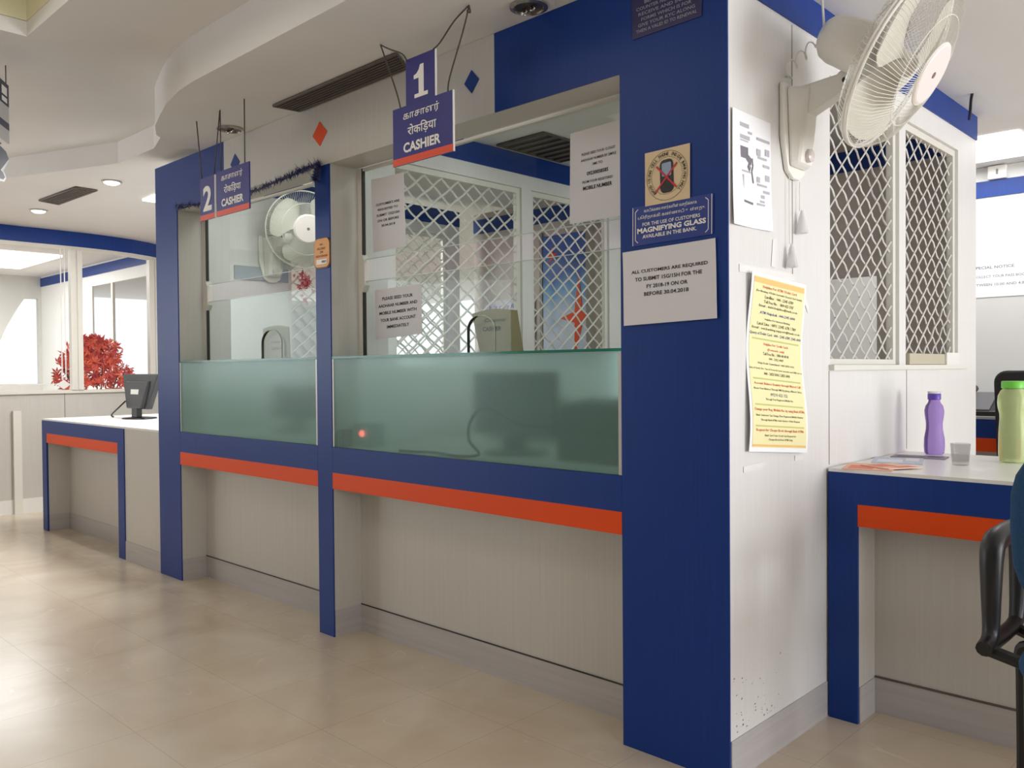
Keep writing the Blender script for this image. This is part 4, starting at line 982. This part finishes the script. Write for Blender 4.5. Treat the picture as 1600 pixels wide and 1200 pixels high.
arch_card('cream card reading CASHIER standing behind the glass of counter 1', -1.213, -.973, (-1.17, -.942), 1.372, -1.203, -1.06, [('Counter', .54, .76, .50, .09, .02), ('CASHIER', .46, .54, .42, .11, .035)])
arch_card('cream card with pinkish slip standing behind the glass of counter 2', -2.789, -2.541, (-2.787, -2.53), 1.376, -2.745, -2.56, [('COUNTER', .55, .50, .36, .07, .01), ('CASH', .55, .28, .34, .11, .0)])
sl = thing('paper_slip', (-2.65, YG + .02, 1.2165), 'pinkish paper slip in front of the cream card at counter 2', 'paper')
mb = MB(); mb.prism([(-2.73,1.2172),(-2.57,1.2172)] + [(-2.65+.08*math.cos(a), 1.29+.05*math.sin(a)) for a in [math.pi*i/12 for i in range(13)]], 1, YG + .0165, YG + .0175); mb.build('slip', mat('pink_slip', 'b79f8c', .6), sl)

# behind the frosted screens: monitors, telephone, boxes
def booth_monitor(label, x, y, w_, z0, z1):
    t = thing('computer_monitor', (x, y, .826), label, 'monitor')
    MB().box(x-w_/2, x+w_/2, y, y+.05, z0, z1).build('screen_housing', black, t, .008)
    MB().box(x-.05, x+.05, y+.01, y+.04, .835, z0).build('stand', black, t)
    MB().lathe([(.13,0),(.12,.01),(.05,.014)], (x, y+.03, .826), n=28).build('base', black, t)
    return t
booth_monitor('dark monitor blurred behind the frosted glass of counter 1', -1.09, .27, .42, .90, 1.145)
booth_monitor('dim monitor blurred behind the frosted glass of counter 2', -2.86, .40, .40, .90, 1.08)
bx = thing('note_counting_machine', (-.62, .30, .826), 'dark machine behind the frosted glass at the right end of counter 1', 'machine')
MB().prism([(.20,.8262),(.44,.8262),(.44,1.02),(.38,1.05),(.24,1.03),(.20,.92)], 0, -.80, -.42).build('body', dark, bx, .012)
cb = thing('coiled_cable', (-.95, .10, .826), 'loop of black cable behind the frosted glass of counter 1', 'cable')
pts = [(-.80,.20,.95),(-.86,.09,.955),(-.92,.06,.985),(-.98,.05,1.01),(-1.05,.05,1.00),(-1.09,.05,.95),(-1.09,.05,.89),(-1.04,.05,.845),(-1.15,.05,.832),(-1.30,.06,.835),(-1.42,.05,.832),(-1.5,.05,.832)]
MB().tube(smooth_path(pts, 5), .006, 6).build('cable', black, cb)
rl = thing('indicator_lamp', (-1.83, .12, .826), 'small red glowing indicator behind the frosted glass of counter 1', 'lamp')
MB().box(-1.86, -1.74, .08, .16, .8262, .925).build('housing', mat('grey_housing', '9aa39f', .5), rl)
MB().lathe([(.014,0),(.012,.006),(.004,.010)], (-1.79, .0795, .885), (Vector((1,0,0)), Vector((0,0,1)), Vector((0,-1,0))), 16).build('red_light', red_e, rl)
b2 = thing('cash_tray', (-1.885, .07, .826), 'dark box in the left corner behind the frosted glass of counter 1', 'box')
MB().box(-1.895, -1.87, .03, .14, .8262, .90).build('tray', dark, b2)
b3 = thing('office_chair', (-1.55, .95, 0), 'grey-green chair back seen dimly through the frosted glass of counter 1', 'chair')
mb = MB(); mb.prism(rrect(-1.50, .85, .50, .36, .06), 1, .78, .84); mb.build('backrest', mat('grey_green', '4d6660', .8), b3, .01)
MB().box(-1.73, -1.27, .84, 1.25, .44, .50).build('seat', MATS['grey_green'], b3, .015)
MB().tube([(-1.5, 1.04, .44), (-1.5, 1.04, .05)], .03, 10).lathe([(.24,0),(.22,.03),(.04,.06)], (-1.5,1.04,0), n=24).build('base', black, b3)

# poster with orange stars on the back wall of booth 2, pillar, flower ornament
pp = thing('star_poster', (-2.50, 2.30, 1.0), 'blue poster with orange four-pointed stars seen through the diamond grille', 'poster')
def poster_mat():
    mm = mat('sky_blue_poster', '5b86c4', .5); b = bsdf(mm); tc = N(mm, 'ShaderNodeTexCoord'); sx = N(mm, 'ShaderNodeSeparateXYZ'); L(mm, tc.outputs['Generated'], sx.inputs[0])
    nz = N(mm, 'ShaderNodeTexNoise'); nz.inputs['Scale'].default_value = 3; L(mm, tc.outputs['Generated'], nz.inputs['Vector'])
    ad = N(mm, 'ShaderNodeMath', operation='MULTIPLY_ADD'); ad.inputs[1].default_value = .5; L(mm, nz.outputs[0], ad.inputs[0]); L(mm, sx.outputs['Z'], ad.inputs[2])
    cr = N(mm, 'ShaderNodeValToRGB'); e = cr.color_ramp.elements; e[0].position = .2; e[0].color = lin('9fb6dc'); e[1].position = 1.15; e[1].color = lin('2f55a0')
    n_ = e.new(.62); n_.color = lin('c9cfe0'); n_ = e.new(.9); n_.color = lin('4f8fc4')
    L(mm, ad.outputs[0], cr.inputs[0]); L(mm, cr.outputs[0], b.inputs['Base Color']); return mm
MB().box(-2.72, -2.275, 2.286, 2.294, 1.0, 2.07).build('sheet', poster_mat(), pp)
def star4(cx, cz, up, dn, l, r_, k):
    return [(cx, cz+up), (cx+k, cz+k*1.2), (cx+r_, cz+.02), (cx+k, cz-k), (cx-.04, cz-dn), (cx-k, cz-k), (cx-l, cz), (cx-k, cz+k*1.2)]
MB().prism(star4(-2.40, 1.50, .30, .28, .16, .115, .035), 1, 2.283, 2.286).prism(star4(-2.63, 1.93, .07, .06, .05, .05, .012), 1, 2.283, 2.286).build('orange_star', orange, pp)
pl2 = thing('patterned_poster', (-3.0, 2.30, 1.2), 'pale poster with small blue handwriting on the pinkish back wall', 'poster')
MB().box(-3.30, -2.80, 2.288, 2.294, 1.15, 1.66).build('sheet', mottled('lilac_sheet', 'b9b4cc', 'd9cfd6', (9,9,9), 3, .6), pl2)
mb = MB(); P_ = PY(2.288, (-3.28,1.66), (-2.82,1.66), (-2.82,1.15), (-3.28,1.15)); text_on(mb, P_, 'We care for you', .5, .86, .86, .08, .01, .3); mb.build('lettering', mat('blue_ink', '5a62a8', .6), pl2)
struct('trim_23', MB().box(-2.27, -2.19, 2.20, 2.30, 0, 2.10).box(-2.745, -2.722, 2.28, 2.294, .9, 2.10), mat('grey_brown_post', '958a80', .6))
fo = thing('flower_ornament', (-3.40, .80, 1.62), 'red and pink hanging flower ornament on the grille of the second booth', 'ornament')
mb = MB(); rc = random.Random(9)
for i in range(34):
    leaf_star(mb, Vector((-3.385 + rc.uniform(-.01,.012), .80 + rc.gauss(0,.025), 1.70 + rc.gauss(0,.045))), rc.uniform(.018,.034), rc)
mb.build('petals', mottled('pink_red_petals', 'cf2f4a', 'e7a3ae', (60,60,60), 2, .5), fo)
MB().tube([(-3.39,.80,1.80),(-3.39,.80,1.70)], .002, 5).build('string', wire_m, fo)
sp_ = thing('wall_board', (-3.41, .53, 1.70), 'greyish plain board on the partition under the second booth fan', 'board')
MB().box(-3.419, -3.412, .36, .715, 1.70, 1.78).build('board', mat('grey_blue_board', '9da3ad', .6), sp_)  # flat grey-blue strip on the partition
hb_ = thing('grille_board', (-3.5, 1.0, 1.165), 'pale board filling the lower half of the second booth grille', 'board')
MB().box(-3.478, -3.472, .73, 1.25, 1.165, 1.60).build('board', lam_right, hb_)

# ------------------------------------------------------------------ parts of parts
RULES = {
 'wall_fan': {'blade': 'hub', 'pivot_bolt': 'arm', 'knob': 'switch_housing', 'cap_badge': 'front_cap', 'cord_bell': 'pull_cord'},
 'cashier_sign': {'lettering': 'board', 'red_stripe': 'board', 'board_edge': 'board', 'number': 'number_board'},
 'number_sign': {'number': 'board', 'red_stripe': 'board', 'board_edge': 'board'},
 'paper_notice': {'printed_text': 'sheet', 'print_blocks': 'sheet', 'diagram': 'sheet'}, 'wall_notice': {'printed_text': 'sheet'},
 'yellow_poster': {'yellow_print': 'sheet', 'orange_band': 'sheet', 'red_text': 'sheet', 'blue_text': 'sheet', 'dark_text': 'sheet', 'divider_band': 'sheet'},
 'computer_monitor': {'sticker': 'screen_housing', 'base': 'stand'}, 'air_vent': {'slats': 'frame'},
 'magnifying_glass_sign': {'lettering': 'plate'}, 'column_sign': {'lettering': 'plate'},
 'no_phone_sticker': {'ring_text': 'sticker', 'phone_picture': 'sticker', 'phone_screen': 'sticker', 'red_cross': 'sticker'},
 'yellow_sticker': {'white_label': 'plate', 'printed_text': 'plate', 'label_text': 'plate'}, 'counter_card': {'printed_text': 'card'},
 'switch_box': {'toggle': 'cover'}, 'leaflet': {'printed_block': 'sheet'}, 'downlight': {'bulb': 'ring'}, 'desk_telephone': {'keypad': 'body'},
 'water_bottle': {'cap_top': 'cap'}, 'star_poster': {'orange_star': 'sheet'}, 'patterned_poster': {'lettering': 'sheet'},
 'service_desk': {'skirting_line': 'skirting'}, 'hanging_sign': {'dark_bands': 'board', 'white_marks': 'board'}, 'indicator_lamp': {'red_light': 'housing'}}
base = lambda o: o.name.split('.')[0]
for root in [o for o in C.objects if o.parent is None and base(o) in RULES]:
    rule = RULES[base(root)]; kids = [o for o in C.objects if o.parent == root]
    for k in kids:
        if base(k) in rule:
            c = [p for p in kids if base(p) == rule[base(k)]]
            if c:
                ctr = lambda o: sum((v.co for v in o.data.vertices), Vector())/max(1, len(o.data.vertices))
                k.parent = min(c, key=lambda p: (ctr(p) - ctr(k)).length)
